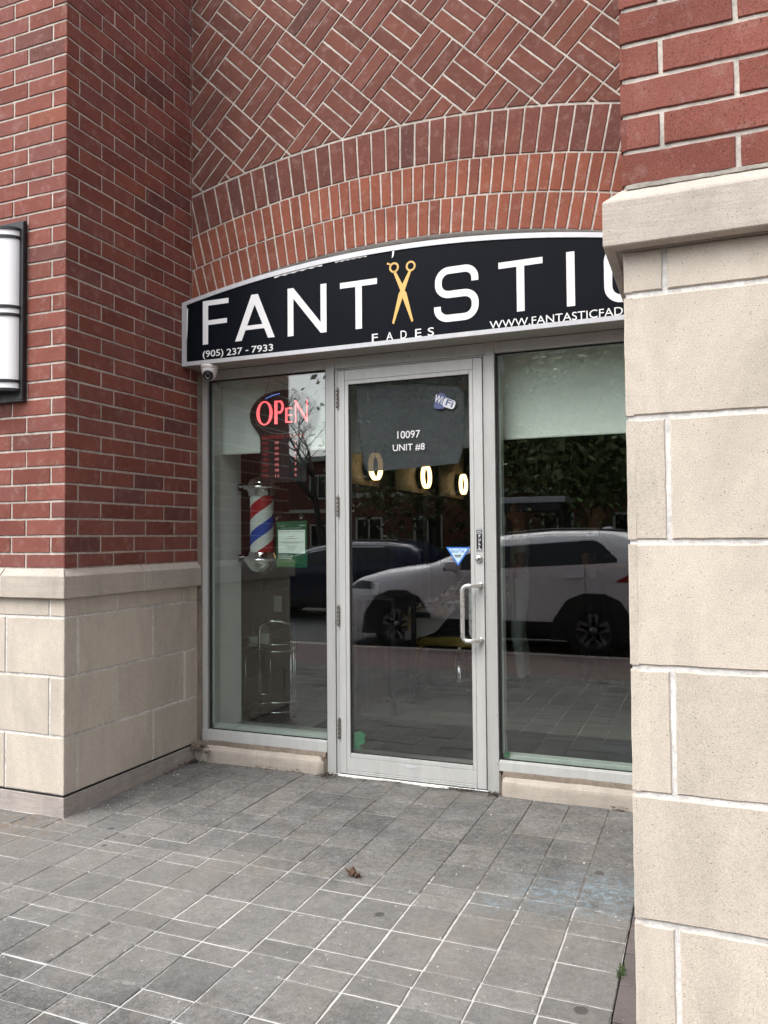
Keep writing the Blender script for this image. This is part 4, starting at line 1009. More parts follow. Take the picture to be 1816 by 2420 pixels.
# bar cart
bc = thing('bar_cart', 'oval chrome bar cart on castors behind the left window', 'cart', (-.09, 2.2, 0))
def oval(z, n=48, a=.215, b=.16, cx=-.09, cy=2.2): return [(cx+a*math.cos(2*math.pi*i/n), cy+b*math.sin(2*math.pi*i/n), z) for i in range(n)]
for zt_, zb_ in ((.600, .548), (.172, .100)):
    mb = MB(); mb.tube(oval(zt_), .0045, 8, 0, True); mb.tube(oval(zb_), .0045, 8, 0, True); mb.build('tray_rail', M['chrome'], bc)
    mb = MB(); mb.prism([p[:2] for p in oval(0)], lambda u, v, n: (u, v, n), zb_-.012, zb_-.004); mb.build('tray', M['black'], bc)
mb = MB()
for x, y_ in ((.105, 2.16), (-.29, 2.16), (-.18, 2.345), (.06, 2.31)): mb.tube([(x, y_, .05), (x, y_, .64 if y_ > 2.2 else .60)], .006, 8)
mb.tube([(.118, 2.18, .04), (.118, 2.18, .70)], .006, 8); mb.build('post', M['chrome'], bc)
mb = MB(); pts = [(-.111, 2.07, .05), (-.111, 2.07, .70)]+[(-.111+.07-.07*math.cos(R(a)), 2.07+.02*a/90, .70+.07*math.sin(R(a))) for a in range(15, 91, 15)]+[(.04, 2.13, .765), (.118, 2.18, .735)]
mb.tube(pts, .0125, 12); mb.build('handle', M['chrome'], bc)
for x, y_ in ((.118, 2.18), (-.111, 2.07), (-.28, 2.25), (.02, 2.34)):
    mb = MB(); mb.lathe([(0, -.012), (.022, -.012), (.024, 0), (.022, .012), (0, .012)], (x, y_, .025), 18, 0, 'Y'); mb.build('castor', M['rubber'], bc)
def bottle(x, y_, z, h, r, mat, label):
    t = thing('bottle', label, 'bottle', (x, y_, z))
    mb = MB(); mb.lathe([(0, 0), (r, 0), (r, h*.6), (r*.9, h*.68), (r*.35, h*.8), (r*.3, h*.92), (0, h*.92)], (x, y_, z), 20); mb.build('flask', mat, t)
    mb = MB(); mb.lathe([(r*.38, h*.9), (r*.38, h), (0, h)], (x, y_, z), 14); mb.build('cap', M['black'], t)
    mb = MB(); mb.lathe([(r*1.02, h*.15), (r*1.02, h*.5)], (x, y_, z), 20); mb.build('paper_label', M['paper'], t)
M['bottle_dark'] = plain('dark bottle glass', (.02, .018, .015), .08); M['bottle_grey'] = plain('grey bottle', (.25, .27, .27), .2)
bottle(-.215, 2.15, .545, .20, .035, M['bottle_dark'], 'short dark bottle with a white label on the cart')
bottle(-.15, 2.2, .545, .24, .04, M['bottle_grey'], 'tall grey bottle with a white label on the cart')
mb = MB(); mb.box(-.29, -.217, 2.594, 2.599, .79, .92); tag(mb.build('wall_note', M['paper']), 'white sheet of paper pinned on the dark wall behind the cart', 'note')
# ring wall lamps
M['ring'] = emit('warm ring glow', (1.0, .66, .29), 1.8, (.8, .7, .5))
for y_, lb in ((2.8, 'glowing ring lamp on a wood panel, nearest of the three behind the door'), (4.05, 'glowing ring lamp on a wood panel, in the middle of the three behind the door'), (5.29, 'glowing ring lamp on a wood panel, farthest of the three behind the door')):
    t = thing('ring_lamp', lb, 'lamp', (.46, y_, 1.965), group='ring lamps on the dark shop wall')
    mb = MB(); mb.box(.452, .47, y_-.62, y_+.24, 1.81, 2.5, 0, .003); mb.build('wood_panel', M['wood'], t)
    mb = MB(); mb.lathe([(.106, .058), (.112, .056), (.112, .02), (.106, .018)], (.50, y_, 1.965), 48, 0, 'X'); mb.lathe([(.100, .058), (.106, .058)], (.50, y_, 1.965), 48, 0, 'X'); mb.lathe([(.100, .018), (.100, .058)], (.50, y_, 1.965), 48, 0, 'X'); mb.build('light_ring', M['ring'], t)
    mb = MB(); mb.lathe([(0, -.03), (.095, -.03), (.112, -.028), (.112, .016), (.1, .016), (.1, -.02), (0, -.02)], (.50, y_, 1.965), 40, 0, 'X'); mb.build('ring_base', M['black'], t)
# console table with a cup
ct = thing('console_table', 'narrow dark console table standing along the shop wall', 'table', (.6, 2.95, 0))
mb = MB(); mb.box(.455, .74, 2.66, 3.22, .90, .93, 0, .004); mb.build('tabletop', M['wall_grey'], ct)
for x, y_ in ((.47, 2.70), (.47, 3.16), (.72, 2.70), (.72, 3.16)):
    mb = MB(); mb.box(x-.018, x+.018, y_-.018, y_+.018, 0, .9, 0, .003); mb.build('leg', M['black'], ct)
mb = MB(); mb.lathe([(0, 0), (.028, 0), (.036, .09), (.038, .093), (.034, .09), (.027, .006), (0, .006)], (.52, 2.80, .93), 24); tag(mb.build('paper_cup', M['paper']), 'white paper cup on the dark console table', 'cup')
# coat-post in the back
pl = thing('pillar', 'grey pillar with a moulded frame at the back of the shop', 'pillar', (.62, 4.1, 0))
mb = MB(); mb.box(.455, .56, 4.0, 4.38, .0, 1.78, 0, .004); mb.build('shaft', M['wall_grey'], pl)
M['trim_grey'] = plain('grey moulding', (.16, .16, .15), .5)
mb = MB(); mb.box(.53, .575, 3.96, 4.02, .6, 1.70, 0, .004); mb.box(.53, .575, 4.36, 4.42, .6, 1.70, 0, .004); mb.box(.53, .58, 3.95, 4.43, 1.70, 1.79, 0, .006); mb.build('moulding', M['trim_grey'], pl)

# ------------------------------------------------------------------ people
def skin_body(name, joints, bones, mats, parent, sub=2):
    """one continuous skinned surface; bones carry the material index of their cloth"""
    off = parent.location
    keys = list(joints); idx = {k: i for i, k in enumerate(keys)}
    me = bpy.data.meshes.new(name); me.from_pydata([Vector(joints[k][0])-off for k in keys], [(idx[a], idx[b]) for a, b, _ in bones], [])
    o = bpy.data.objects.new(name, me); col.objects.link(o)
    md = o.modifiers.new('skin', 'SKIN'); md.use_smooth_shade = True; md.branch_smoothing = .6
    for i, k in enumerate(keys):
        r = joints[k][1]; sv = me.skin_vertices[0].data[i]
        sv.radius = r if isinstance(r, tuple) else (r, r); sv.use_root = (k == 'pelvis')
    sb = o.modifiers.new('sub', 'SUBSURF'); sb.levels = sub; sb.render_levels = sub
    bpy.context.view_layer.update()
    m2 = bpy.data.meshes.new_from_object(o.evaluated_get(bpy.context.evaluated_depsgraph_get()))
    bpy.data.objects.remove(o); m2.name = name
    m2.materials.clear()
    for m in mats: m2.materials.append(m)
    segs = [(Vector(joints[a][0])-off, Vector(joints[b][0])-off, m) for a, b, m in bones]
    for p in m2.polygons:
        c = p.center; best = 9; bi = 0
        for a, b, m in segs:
            ab = b-a; t = max(0, min(1, (c-a).dot(ab)/max(ab.length_squared, 1e-9))); dd = (c-a-ab*t).length
            if dd < best: best = dd; bi = m
        p.material_index = bi; p.use_smooth = True
    ob = bpy.data.objects.new(name, m2); col.objects.link(ob); ob.parent = parent
    return ob
def hand(j, bones, wr, dirv, side, pre, m=0, curl=.5):
    """palm and five bent fingers growing from the wrist joint wr along dirv"""
    w = Vector(j[wr][0]); dv = Vector(dirv).normalized(); sd = Vector(side); sd = (sd-dv*sd.dot(dv)).normalized(); nn = dv.cross(sd)
    j[pre+'palm'] = (tuple(w+dv*.055), (.032, .016)); bones.append((wr, pre+'palm', m))
    for i, L in enumerate((.066, .075, .070, .055)):
        b = w+dv*.088+sd*(.030-.020*i); a = b+(dv+nn*curl*.35)*L*.5; e = a+(dv+nn*curl)*L*.45
        j[pre+'f%da' % i] = (tuple(b), .0095); j[pre+'f%db' % i] = (tuple(a), .0085); j[pre+'f%dc' % i] = (tuple(e), .007)
        bones += [(pre+'palm', pre+'f%da' % i, m), (pre+'f%da' % i, pre+'f%db' % i, m), (pre+'f%db' % i, pre+'f%dc' % i, m)]
    b = w+dv*.035+sd*.040; e = b+(dv*.8+sd*.7+nn*.3)*.045
    j[pre+'t0'] = (tuple(b), .011); j[pre+'t1'] = (tuple(e), .009); bones += [(pre+'palm', pre+'t0', m), (pre+'t0', pre+'t1', m)]
M['skin'] = plain('skin', (.36, .19, .13), .55, 0, .08, 30); M['hair'] = plain('dark hair', (.02, .015, .012), .7, 0, .3, 90)
M['tee'] = plain('grey green polo', (.62, .68, .65), .85, 0, .12, 8, .3, 90); M['jeans_l'] = plain('pale jeans', (.62, .68, .68), .85, 0, .15, 10, .3, 150)
M['jeans_d'] = plain('dark trousers', (.02, .022, .035), .85, 0, .2, 10); M['shirt_d'] = plain('dark shirt', (.016, .017, .024), .85, 0, .2, 8)
M['shoe'] = plain('brown shoes', (.09, .06, .05), .6, 0, .2, 20); M['shoe_w'] = plain('white trainer leather', (.88, .88, .88), .5, 0, .05)
def stand(label, x, y, gz, h, face, mats, armpose, hair=True):
    s = h/1.75; t = thing('person', label, 'person', (x, y, gz)); f = Vector((math.cos(face), math.sin(face), 0)); sd = Vector((-f.y, f.x, 0)); o = Vector((x, y, gz)); u = Vector((0, 0, 1))
    P = lambda a, b, c: tuple(o+(f*a+sd*b+u*c)*s)
    j = {'pelvis': (P(0, 0, .94), (.155*s, .115*s)), 'waist': (P(.01, 0, 1.08), (.145*s, .105*s)), 'chest': (P(0, 0, 1.28), (.165*s, .115*s)), 'neck0': (P(-.01, 0, 1.44), (.075*s, .065*s)),
         'neck': (P(.0, 0, 1.50), .052*s), 'jaw': (P(.03, 0, 1.56), (.062*s, .068*s)), 'skull': (P(.015, 0, 1.65), (.078*s, .092*s)), 'crown': (P(.0, 0, 1.71), (.055*s, .062*s)), 'nose': (P(.115, 0, 1.605), .014*s)}
    b = [('pelvis', 'waist', 1), ('waist', 'chest', 1), ('chest', 'neck0', 1), ('neck0', 'neck', 0), ('neck', 'jaw', 0), ('jaw', 'skull', 0), ('skull', 'crown', 0), ('jaw', 'nose', 0)]
    for q, sg_ in (('l', 1), ('r', -1)):
        st = .08*sg_
        j[q+'hip'] = (P(.0, .09*sg_, .88), .095*s); j[q+'knee'] = (P(.02+st*.3, .10*sg_, .49), .062*s); j[q+'calf'] = (P(-.01+st*.4, .10*sg_, .34), .058*s); j[q+'ank'] = (P(-.03+st*.5, .10*sg_, .09), .043*s)
        j[q+'heel'] = (P(-.05+st*.5, .10*sg_, .035), .036*s); j[q+'toe'] = (P(.17+st*.5, .125*sg_, .028), (.04*s, .026*s))
        b += [('pelvis', q+'hip', 2), (q+'hip', q+'knee', 2), (q+'knee', q+'calf', 2), (q+'calf', q+'ank', 2), (q+'ank', q+'heel', 3), (q+'heel', q+'toe', 3)]
        e, w = armpose[q]
        j[q+'sh'] = (P(-.01, .18*sg_, 1.39), .062*s); j[q+'mid'] = (tuple((Vector(P(-.01, .18*sg_, 1.39))*.45+Vector(P(*e))*.55)), .052*s); j[q+'el'] = (P(*e), .042*s); j[q+'wr'] = (P(*w), .029*s)
        b += [('chest', q+'sh', 1), (q+'sh', q+'mid', 1), (q+'mid', q+'el', 0), (q+'el', q+'wr', 0)]
        hand(j, b, q+'wr', Vector(P(*w))-Vector(P(*e)), f, q, 0)
    skin_body('body', j, b, mats, t)
    mb = MB(); bmx = bmesh.new(); bmesh.ops.create_uvsphere(bmx, u_segments=20, v_segments=14, radius=1)
    for v in bmx.verts:
        q = v.co.copy(); lift = .02 if q.x > .35 and q.z < .5 else 0
        v.co = o+(f*(q.x*.108-.006-lift*2.2)+sd*q.y*.094+u*(1.665+max(q.z, -.42+.4*(q.x > .2))*.105))*s
    mb.bm(bmx, 0, True); mb.build('hair', M['hair'], t)
    mb = MB()
    for q in (1, -1):
        for (a, bb, cc, r) in ((.094, .032*q, 1.635, .0105),):
            mb = MB(); bmx = bmesh.new(); bmesh.ops.create_icosphere(bmx, subdivisions=2, radius=r*s); bmesh.ops.translate(bmx, verts=bmx.verts[:], vec=Vector(P(a, bb, cc))); mb.bm(bmx, 0, True); mb.build('eye', M['black'], t)
    for q in (1, -1): mb = MB(); mb.tube([P(.0, .083*q, 1.575), P(-.008, .094*q, 1.60), P(-.012, .095*q, 1.63), P(.0, .085*q, 1.645)], .012*s, 8); mb.build('ear', M['skin'], t)
    return t
hang = {'l': ((-.03, .25, 1.12), (.06, .27, .87)), 'r': ((-.03, -.25, 1.12), (.06, -.27, .87))}
stand('person in a pale polo shirt and light jeans standing inside behind the wide window', 1.38, 4.25, 0, 1.74, R(200), [M['skin'], M['tee'], M['jeans_l'], M['shoe']], {'l': ((.02, .25, 1.12), (.22, .16, 1.04)), 'r': ((-.04, -.27, 1.12), (.05, -.27, .87))})
stand('person in dark clothes with bent forearms standing inside behind the wide window', 2.04, 4.45, 0, 1.72, R(-20), [M['skin'], M['shirt_d'], M['jeans_d'], M['shoe']], {'l': ((.05, .24, 1.12), (.30, .12, 1.16)), 'r': ((.05, -.24, 1.12), (.30, -.12, 1.14))})
# seated client and barber chair
bch = thing('barber_chair', 'black barber chair with gold arms and footrest inside the shop', 'barber chair', (.86, 4.0, 0))
M['chair_black'] = plain('black upholstery', (.012, .012, .013), .45, 0, .2); M['goldm'] = plain('polished gold', (.80, .58, .18), .35, 1.0, .1)
mb = MB(); mb.lathe([(0, .05), (.09, .048), (.27, .03), (.30, .015), (.30, 0), (0, 0)], (.86, 4, 0), 40); mb.build('round_base', M['chair_black'], bch)
mb = MB(); mb.lathe([(.06, .045), (.06, .24), (.045, .25), (.045, .4)], (.86, 4, 0), 24); mb.build('column', M['chrome'], bch)
mb = MB(); mb.box(.55, 1.1, 3.74, 4.26, .47, .58, 0, .035); mb.build('seat', M['chair_black'], bch)
mb = MB(); mb.box(.50, 1.12, 3.68, 3.72, .41, .50, 0, .012); mb.box(.50, 1.12, 4.28, 4.32, .41, .50, 0, .012); mb.box(.50, .54, 3.72, 4.28, .41, .50, 0, .012); mb.build('gold_rim', M['goldm'], bch)
mb = MB(); mb.prism([(1.04, .5), (1.12, .5), (1.34, 1.12), (1.25, 1.16)], lambda u, v, n: (u, n, v), 3.76, 4.24, 0, .02); mb.build('backrest', M['chair_black'], bch)
for y_ in (3.70, 4.30):
    mb = MB(); mb.tube([(1.08, y_, .45), (.6, y_, .45), (.5, y_, .49), (.47, y_, .56), (.50, y_, .66)], .018, 10); mb.build('arm_frame', M['goldm'], bch)
    mb = MB(); mb.box(.5, 1.0, y_-.03, y_+.03, .66, .71, 0, .015); mb.build('armrest', M['chair_black'], bch)
mb = MB()
for y_ in (3.84, 4.16): mb.tube([(.6, y_, .42), (.49, y_, .36), (.48, y_, .12), (.40, y_, .085), (.22, y_, .085)], .022, 10)
mb.box(.14, .46, 3.82, 4.18, .078, .1, 0, .006); mb.build('footrest', M['goldm'], bch)
cl = thing('person', 'person seated in the barber chair under a patterned cape, wearing white striped trainers', 'person', (.86, 4.0, .56))
j = {'pelvis': ((.92, 4, .66), (.16, .12)), 'chest': ((1.06, 4, .98), (.165, .11)), 'neck0': ((1.13, 4, 1.14), .07), 'neck': ((1.15, 4, 1.2), .052), 'jaw': ((1.14, 4, 1.27), (.06, .066)), 'skull': ((1.17, 4, 1.36), (.078, .09)), 'crown': ((1.19, 4, 1.42), .055), 'nose': ((1.06, 4, 1.31), .014)}
b = [('pelvis', 'chest', 1), ('chest', 'neck0', 1), ('neck0', 'neck', 0), ('neck', 'jaw', 0), ('jaw', 'skull', 0), ('skull', 'crown', 0), ('jaw', 'nose', 0)]
for q, sg_ in (('l', 1), ('r', -1)):
    yy = 4+.1*sg_
    j[q+'hip'] = ((.84, yy, .65), .09); j[q+'knee'] = ((.36, yy+.03*sg_, .66), .066); j[q+'calf'] = ((.33, yy+.02*sg_, .47), .058); j[q+'ank'] = ((.36, yy, .22), .042); j[q+'heel'] = ((.40, yy, .145), .036); j[q+'toe'] = ((.20, yy+.01*sg_, .128), (.038, .024))
    b += [('pelvis', q+'hip', 2), (q+'hip', q+'knee', 2), (q+'knee', q+'calf', 2), (q+'calf', q+'ank', 2), (q+'ank', q+'heel', 3), (q+'heel', q+'toe', 3)]
    j[q+'sh'] = ((1.09, 4+.18*sg_, 1.10), .06); j[q+'el'] = ((.93, 4+.26*sg_, .86), .042); j[q+'wr'] = ((.68, 4+.24*sg_, .76), .03); b += [('chest', q+'sh', 1), (q+'sh', q+'el', 1), (q+'el', q+'wr', 0)]
    hand(j, b, q+'wr', (-1, 0, -.1), (0, -sg_, 0), q, 0)
skin_body('body', j, b, [M['skin'], M['shirt_d'], M['jeans_d'], M['shoe_w']], cl)
mb = MB()
for q in (0, 1, 2): mb.prism([(.285+.024*q, .118), (.296+.024*q, .118), (.318+.024*q, .165), (.307+.024*q, .163)], lambda u, v, n: (u, 3.86-n, v), -.01, .0)
mb.build('shoe_stripes', M['black'], cl)
mb = MB(); bmx = bmesh.new(); bmesh.ops.create_uvsphere(bmx, u_segments=20, v_segments=14, radius=1)
for v in bmx.verts: v.co = Vector((1.185+v.co.x*.1, 4+v.co.y*.093, 1.37+max(v.co.z, -.4-.2*(v.co.x > 0)+.45*(v.co.x < -.3))*.1))
mb.bm(bmx, 0, True); mb.build('hair', M['hair'], cl)
cm = N('patterned cape'); sp = cm.n('ShaderNodeSeparateXYZ', Vector=cm.tc)
uu = cm.math('MULTIPLY', sp.outputs[0], 15.0); vv = cm.math('MULTIPLY', sp.outputs[2], 17.0)
fu = cm.math('FRACT', cm.math('ADD', uu, cm.math('MULTIPLY', cm.math('FLOOR', vv), .5))); fv = cm.math('FRACT', vv)
tri = cm.math('LESS_THAN', cm.math('MULTIPLY', cm.math('ABSOLUTE', cm.math('SUBTRACT', fu, .5)), 2.0), cm.math('SUBTRACT', cm.math('MULTIPLY', fv, 1.15), .12))
plainz = cm.math('LESS_THAN', sp.outputs[2], .19)
lo_ = cm.math('LESS_THAN', sp.outputs[0], -.42)
c_ = cm.mix(cm.math('MULTIPLY', tri, cm.math('SUBTRACT', 1.0, plainz)), (.9, .9, .9), (.10, .10, .105))
c_ = cm.mix(lo_, c_, cm.mix(tri, (.03, .03, .035), (.85, .85, .85)))
M['cape'] = cm.done(c_, .7)
mb = MB(); prof = [(1.12, 1.19), (1.04, 1.12), (.92, .98), (.74, .86), (.52, .78), (.36, .74), (.27, .68), (.25, .60), (.26, .52)]
def capef(u, v):
    k = u*(len(prof)-1); i = min(int(k), len(prof)-2); t = k-i; x = prof[i][0]*(1-t)+prof[i+1][0]*t; z = prof[i][1]*(1-t)+prof[i+1][1]*t
    w = .10+.30*min(1, u*3.2)-.12*max(0, u-.5); a = (v-.5)*2; y_ = 4+a*w; drop = max(0, abs(a)-.55)/.45
    return (x+.10*drop*u, y_-.05*drop*a, z-.30*drop*min(1, u*2.5)*(1-.5*max(0, u-.6))+.012*math.sin(a*9+u*5))
mb.grid(capef, 40, 40); mb.build('cape', M['cape'], cl)
M['goldp'] = plain('gold print', (.62, .44, .06), .5, 0, .2, 50)
mb = MB()
for (cx, cz, sx, sz) in ((.80, .735, .09, .055), (.45, .64, .055, .06)):
    for k in range(7):
        a0 = k*.9; stroke(mb, lambda u, v, n: (u, 3.60-n, v), [(cx+sx*(.25+.10*k)*math.cos(a0+t*.7), cz+sz*(.25+.10*k)*math.sin(a0+t*.7)) for t in range(6)], .010, 0, .002)
mb.build('gold_ornament', M['goldp'], cl)

# ------------------------------------------------------------------ street behind the viewer (seen in the glass)
M['paint_s'] = plain('silver white car paint', (.82, .81, .85), .2, .1, .04, 1); M['paint_n'] = plain('navy car paint', (.010, .015, .045), .15, .1, .05, 1)
M['cladding'] = plain('black cladding', (.012, .012, .013), .6, 0, .1); M['tyre'] = plain('tyre rubber', (.015, .015, .016), .8, 0, .2, 30); M['rim'] = plain('alloy rim', (.20, .20, .22), .3, .9, .05)
M['tail'] = plain('red lamp glass', (.35, .01, .015), .15, 0, .1); M['lamp_clear'] = plain('clear headlamp', (.04, .045, .055), .08, .4, .1)
def lerp(tab, x):
    if x <= tab[0][0]: return tab[0][1]
    for (a, va), (b_, vb) in zip(tab, tab[1:]):
        if x <= b_: return va+(vb-va)*(x-a)/(b_-a)
    return tab[-1][1]
def car(name_label, X, Y, gz, paint, hs=1.0):
    """car heading to -X with its visible side towards +Y; X = rear wheel centre"""
    t = thing('parked_car', name_label, 'car', (X, Y, gz), group='cars in the street')
    top = [(-3.74, .62), (-3.70, .76), (-3.40, .98), (-2.90, 1.12), (-2.25, 1.20), (-1.90, 1.35), (-1.60, 1.50), (-1.22, 1.59), (-.60, 1.635), (.09, 1.635), (.50, 1.59), (.75, 1.42), (.86, 1.15), (.92, .85), (.90, .5)]
    top = [(a, .62+(b_-.62)*hs if b_ > .62 else b_) for a, b_ in top]
    wid = [(-3.76, .55), (-3.6, .78), (-3.2, .89), (-2.5, .925), (0, .925), (.5, .90), (.8, .82), (.92, .66)]
    def belt(x): return min(lerp([(-3.76, .70), (-2.2, 1.08), (0, 1.20), (.9, 1.26)], x)*(.5+.5*hs), lerp(top, x)-.02)
    def sect(x):
        w = lerp(wid, x); zt = lerp(top, x); zb = belt(x); z0 = .22
        cab = max(0, min(1, (zt-zb-.05)/.3)); wr = w*(.95-.19*cab); zs = zt-.03-.04*cab
        return [(w*.93, z0), (w*.985, z0+.10), (w, z0+.35*(zb-z0)), (w*.985, z0+.62*(zb-z0)), (w*.995, z0+.80*(zb-z0)), (w*.975, zb), (w*.975+(wr-w*.975)*.5, zb+(zs-zb)*.52), (wr, zs), (wr*.8, zt), (0, zt+.01)]
    def side(x, z):
        pts = sect(x)
        for (a, za), (b_, zb) in zip(pts, pts[1:]):
            if za <= z <= zb and zb > za: return a+(b_-a)*(z-za)/(zb-za)
        return pts[-3][0]
    mb = MB(); xs = [-3.75+.0593*i for i in range(79)]; rows = []
    for x in xs:
        h = sect(x); rows.append([(X+x, Y+yy, gz+z) for yy, z in h]+[(X+x, Y-yy, gz+z) for yy, z in h[-2::-1]])
    k = len(rows[0]); vs = [p for r in rows for p in r]
    fs = [[i*k+j, (i+1)*k+j, (i+1)*k+j+1, i*k+j+1] for i in range(len(xs)-1) for j in range(k-1)]
    fs += [list(range(k)), [(len(xs)-1)*k+j for j in range(k)][::-1]]
    mb.add(vs, fs, 0, True); mb.build('body', paint, t)
    def patch(lo, hi, x0, x1, name, mat, off=.006, nu=24, nv=5, sides=(1, -1)):
        for s_ in sides:
            mb = MB(); mb.grid(lambda u, v: (X+x0+(x1-x0)*u, Y+s_*(side(x0+(x1-x0)*u, lo(x0+(x1-x0)*u)+(hi(x0+(x1-x0)*u)-lo(x0+(x1-x0)*u))*v)+off), gz+lo(x0+(x1-x0)*u)+(hi(x0+(x1-x0)*u)-lo(x0+(x1-x0)*u))*v), nu, nv); mb.build(name, mat, t)
    wl_ = lambda x: belt(x)+.015
    wh = lambda x: max(wl_(x)+.004, min(lerp(top, x)-.105, lerp([(-2.05, 1.12), (-1.85, 1.27), (-1.5, 1.42*(.5+.5*hs)), (.0, 1.52*(.62+.38*hs)), (.10, 1.47*(.62+.38*hs)), (.32, 1.26)], x)))
    patch(wl_, wh, -2.02, .30, 'side_window', M['carglass'])
    patch(lambda x: wh(x)+.002, lambda x: wh(x)+.017, -1.55, .05, 'window_trim', M['chrome'], .010, 20, 1)
    patch(lambda x: .225, lambda x: .46, -2.2, -.48, 'sill_cladding', M['cladding'], .012)
    for x in (-1.02, -.10 if hs > .9 else -.3): patch(lambda q: .40, lambda q: belt(q)-.0, x, x+.008, 'door_seam', M['black'], .004, 1, 8)
    for wx in (0.0, -2.69):
        for s_ in (1, -1):
            mb = MB(); r0 = .47; pts = [(-.54, .225), (-.50, .50), (-.33, .74), (-.12, .83), (.14, .83), (.34, .74), (.50, .50), (.54, .225)]
            yo = Y+s_*.905
            mb.prism([(X+wx+a, gz+z) for a, z in pts], lambda u, v, n: (u, yo+s_*n, v), 0, .035, 0, .008); mb.build('wheel_arch', M['cladding'], t)
            mb = MB(); mb.lathe([(.22, -.01), (.33, -.01), (.36, .0), (.365, .02), (.365, .1)] if False else [(.23, .03), (.335, .032), (.36, .015), (.365, -.03), (.36, -.2)], (0, 0, 0), 40, 0, 'Y')
            mb.v = [Vector((X+wx+v.x, Y+s_*(.92+v.y), gz+.365+v.z)) for v in mb.v]; wh_ = mb.build('wheel', M['tyre'], t)
            mb = MB()
            mb.lathe([(.235, .034), (.215, .03), (.21, .0), (.0, -.01)], (0, 0, 0), 40, 1, 'Y')
            for q in range(5):
                a = 2*math.pi*q/5+.3
                for da in (-.16, .16): stroke(mb, lambda u, v, n: (u, n, v), [(.03*math.cos(a), .03*math.sin(a)), (.216*math.cos(a+da), .216*math.sin(a+da))], [.08, .07], .0, .03, 0)
            mb.lathe([(0, .034), (.05, .032), (.06, .0)], (0, 0, 0), 20, 0, 'Y')
            mb.v = [Vector((X+wx+v.x, Y+s_*(.92+v.y), gz+.365+v.z)) for v in mb.v]; mb.build('rim', [M['rim'], M['black']], wh_)
    mb = MB(); yo = Y+side(-1.85, 1.1)
    mb.box(X-1.92, X-1.72, yo+.07, yo+.24, gz+1.11, gz+1.25, 0, .04); mb.box(X-1.84, X-1.76, yo-.02, yo+.1, gz+1.09, gz+1.13, 0, .01); mb.build('mirror', paint, t)
    for hx in (-1.24, -.22):
        mb = MB(); yo = Y+side(hx, 1.04*(.5+.5*hs)); z = gz+1.035*(.5+.5*hs); mb.tube([(X+hx-.1, yo, z), (X+hx-.08, yo+.03, z), (X+hx+.08, yo+.03, z+.006), (X+hx+.1, yo, z+.006)], .013, 10); mb.build('door_handle', paint, t)
    patch(lambda x: .84*hs+.0, lambda x: .84*hs+lerp([(-3.66, .04), (-3.3, .12), (-3.1, .10), (-3.0, .02)], x), -3.66, -3.05, 'headlight', M['lamp_clear'], .006, 10, 3)
    patch(lambda x: .98*hs, lambda x: .98*hs+lerp([(.3, .02), (.5, .13), (.86, .15)], x), .3, .86, 'taillight', M['tail'], .008, 10, 3)
    mb = MB(); zt = gz+lerp(top, .1); mb.prism([(X-.08, zt-.01), (X+.16, zt-.03), (X+.15, zt+.06), (X+.08, zt+.062)], lambda u, v, n: (u, Y+n, v), -.03, .03, 0, .01); mb.build('roof_fin', paint, t)
    for s_ in (1, -1):
        mb = MB(); mb.tube([(X+q, Y+s_*.60, gz+lerp(top, q)+.025) for q in (-1.25, -1.1, -.6, -.1, .2, .35)], .014, 8); mb.build('roof_rail', M['black'], t)
car('silver white car parked at the near kerb, mirrored in the door glass', 1.63, -5.95, -.19, M['paint_s'])
car('dark navy car in the far lane, mirrored in the narrow window', -2.75, -9.3, -.19, M['paint_n'], .86)
# trees
M['bark'] = plain('bark', (.07, .055, .045), .9, 0, .4, 12, .8, 60)
def leafmat(n, a, b):
    m = N(n); return m.done(m.mix(m.island(), a, b), .6)
M['leaf1'] = leafmat('spring leaves', (.07, .11, .03), (.20, .27, .09)); M['leaf2'] = leafmat('dark leaves', (.03, .06, .02), (.09, .14, .04))
def tree(label, x, y, gz, h, cr, mat, n, bare=0, low=.3):
    t = thing('tree', label, 'tree', (x, y, gz), group='trees across the street')
    tips = []; mb = MB()
    def limb(p, dv, L, r, lev):
        pts = [Vector(p)]; dd = Vector(dv).normalized()
        for i in range(4):
            dd = (dd+Vector((jit(.18), jit(.18), jit(.1)+.06))).normalized(); pts.append(pts[-1]+dd*L/4)
        mb.tube(pts, [r*(1-.13*i) for i in range(5)], 6 if lev else 9); tips.append(pts[-1]); tips.append(pts[3])
        if lev < (4 if bare else 3):
            for q in range((3 if lev else 5)+bare):
                a = random.uniform(0, 6.28); w = Vector((math.cos(a), math.sin(a), random.uniform(.1, .8)))
                limb(pts[random.choice((2, 3, 4))], dd*.6+w, L*random.uniform(.5, .72), r*.45, lev+1)
    limb((x, y, gz), (0, 0, 1), h*.45, h*.02, 0)
    mb.build('trunk', M['bark'], t)
    if n:
        mb = MB(); ls = .5 if bare else 1
        for i in range(n):
            c = random.choice(tips)
            p = c+Vector((random.gauss(0, cr*.2), random.gauss(0, cr*.2), random.gauss(0, cr*.2)))
            if p.z < gz+h*low: continue
            s_ = random.uniform(.06, .14)*ls; a = Vector((jit(1), jit(1), jit(1))).normalized(); b_ = a.cross(Vector((jit(1), jit(1), jit(1)))).normalized()
            mb.add([p-a*s_, p+b_*s_*.6, p+a*s_, p-b_*s_*.6], [(0, 1, 2, 3)])
        mb.build('crown', mat, t)
tree('tall bare tree across the street, the only one without leaves', -10.2, -21, -.1, 8.5, 4, M['leaf1'], 0, 1)
tree('bushy dark tree across the street behind the navy car', -4.5, -17.5, -.1, 7.5, 4.4, M['leaf2'], 11000, 0, .08)
tree('leafy tree across the street beside the bus shelter', -.8, -17.2, -.1, 8.5, 4.6, M['leaf1'], 13000, 0, .16)
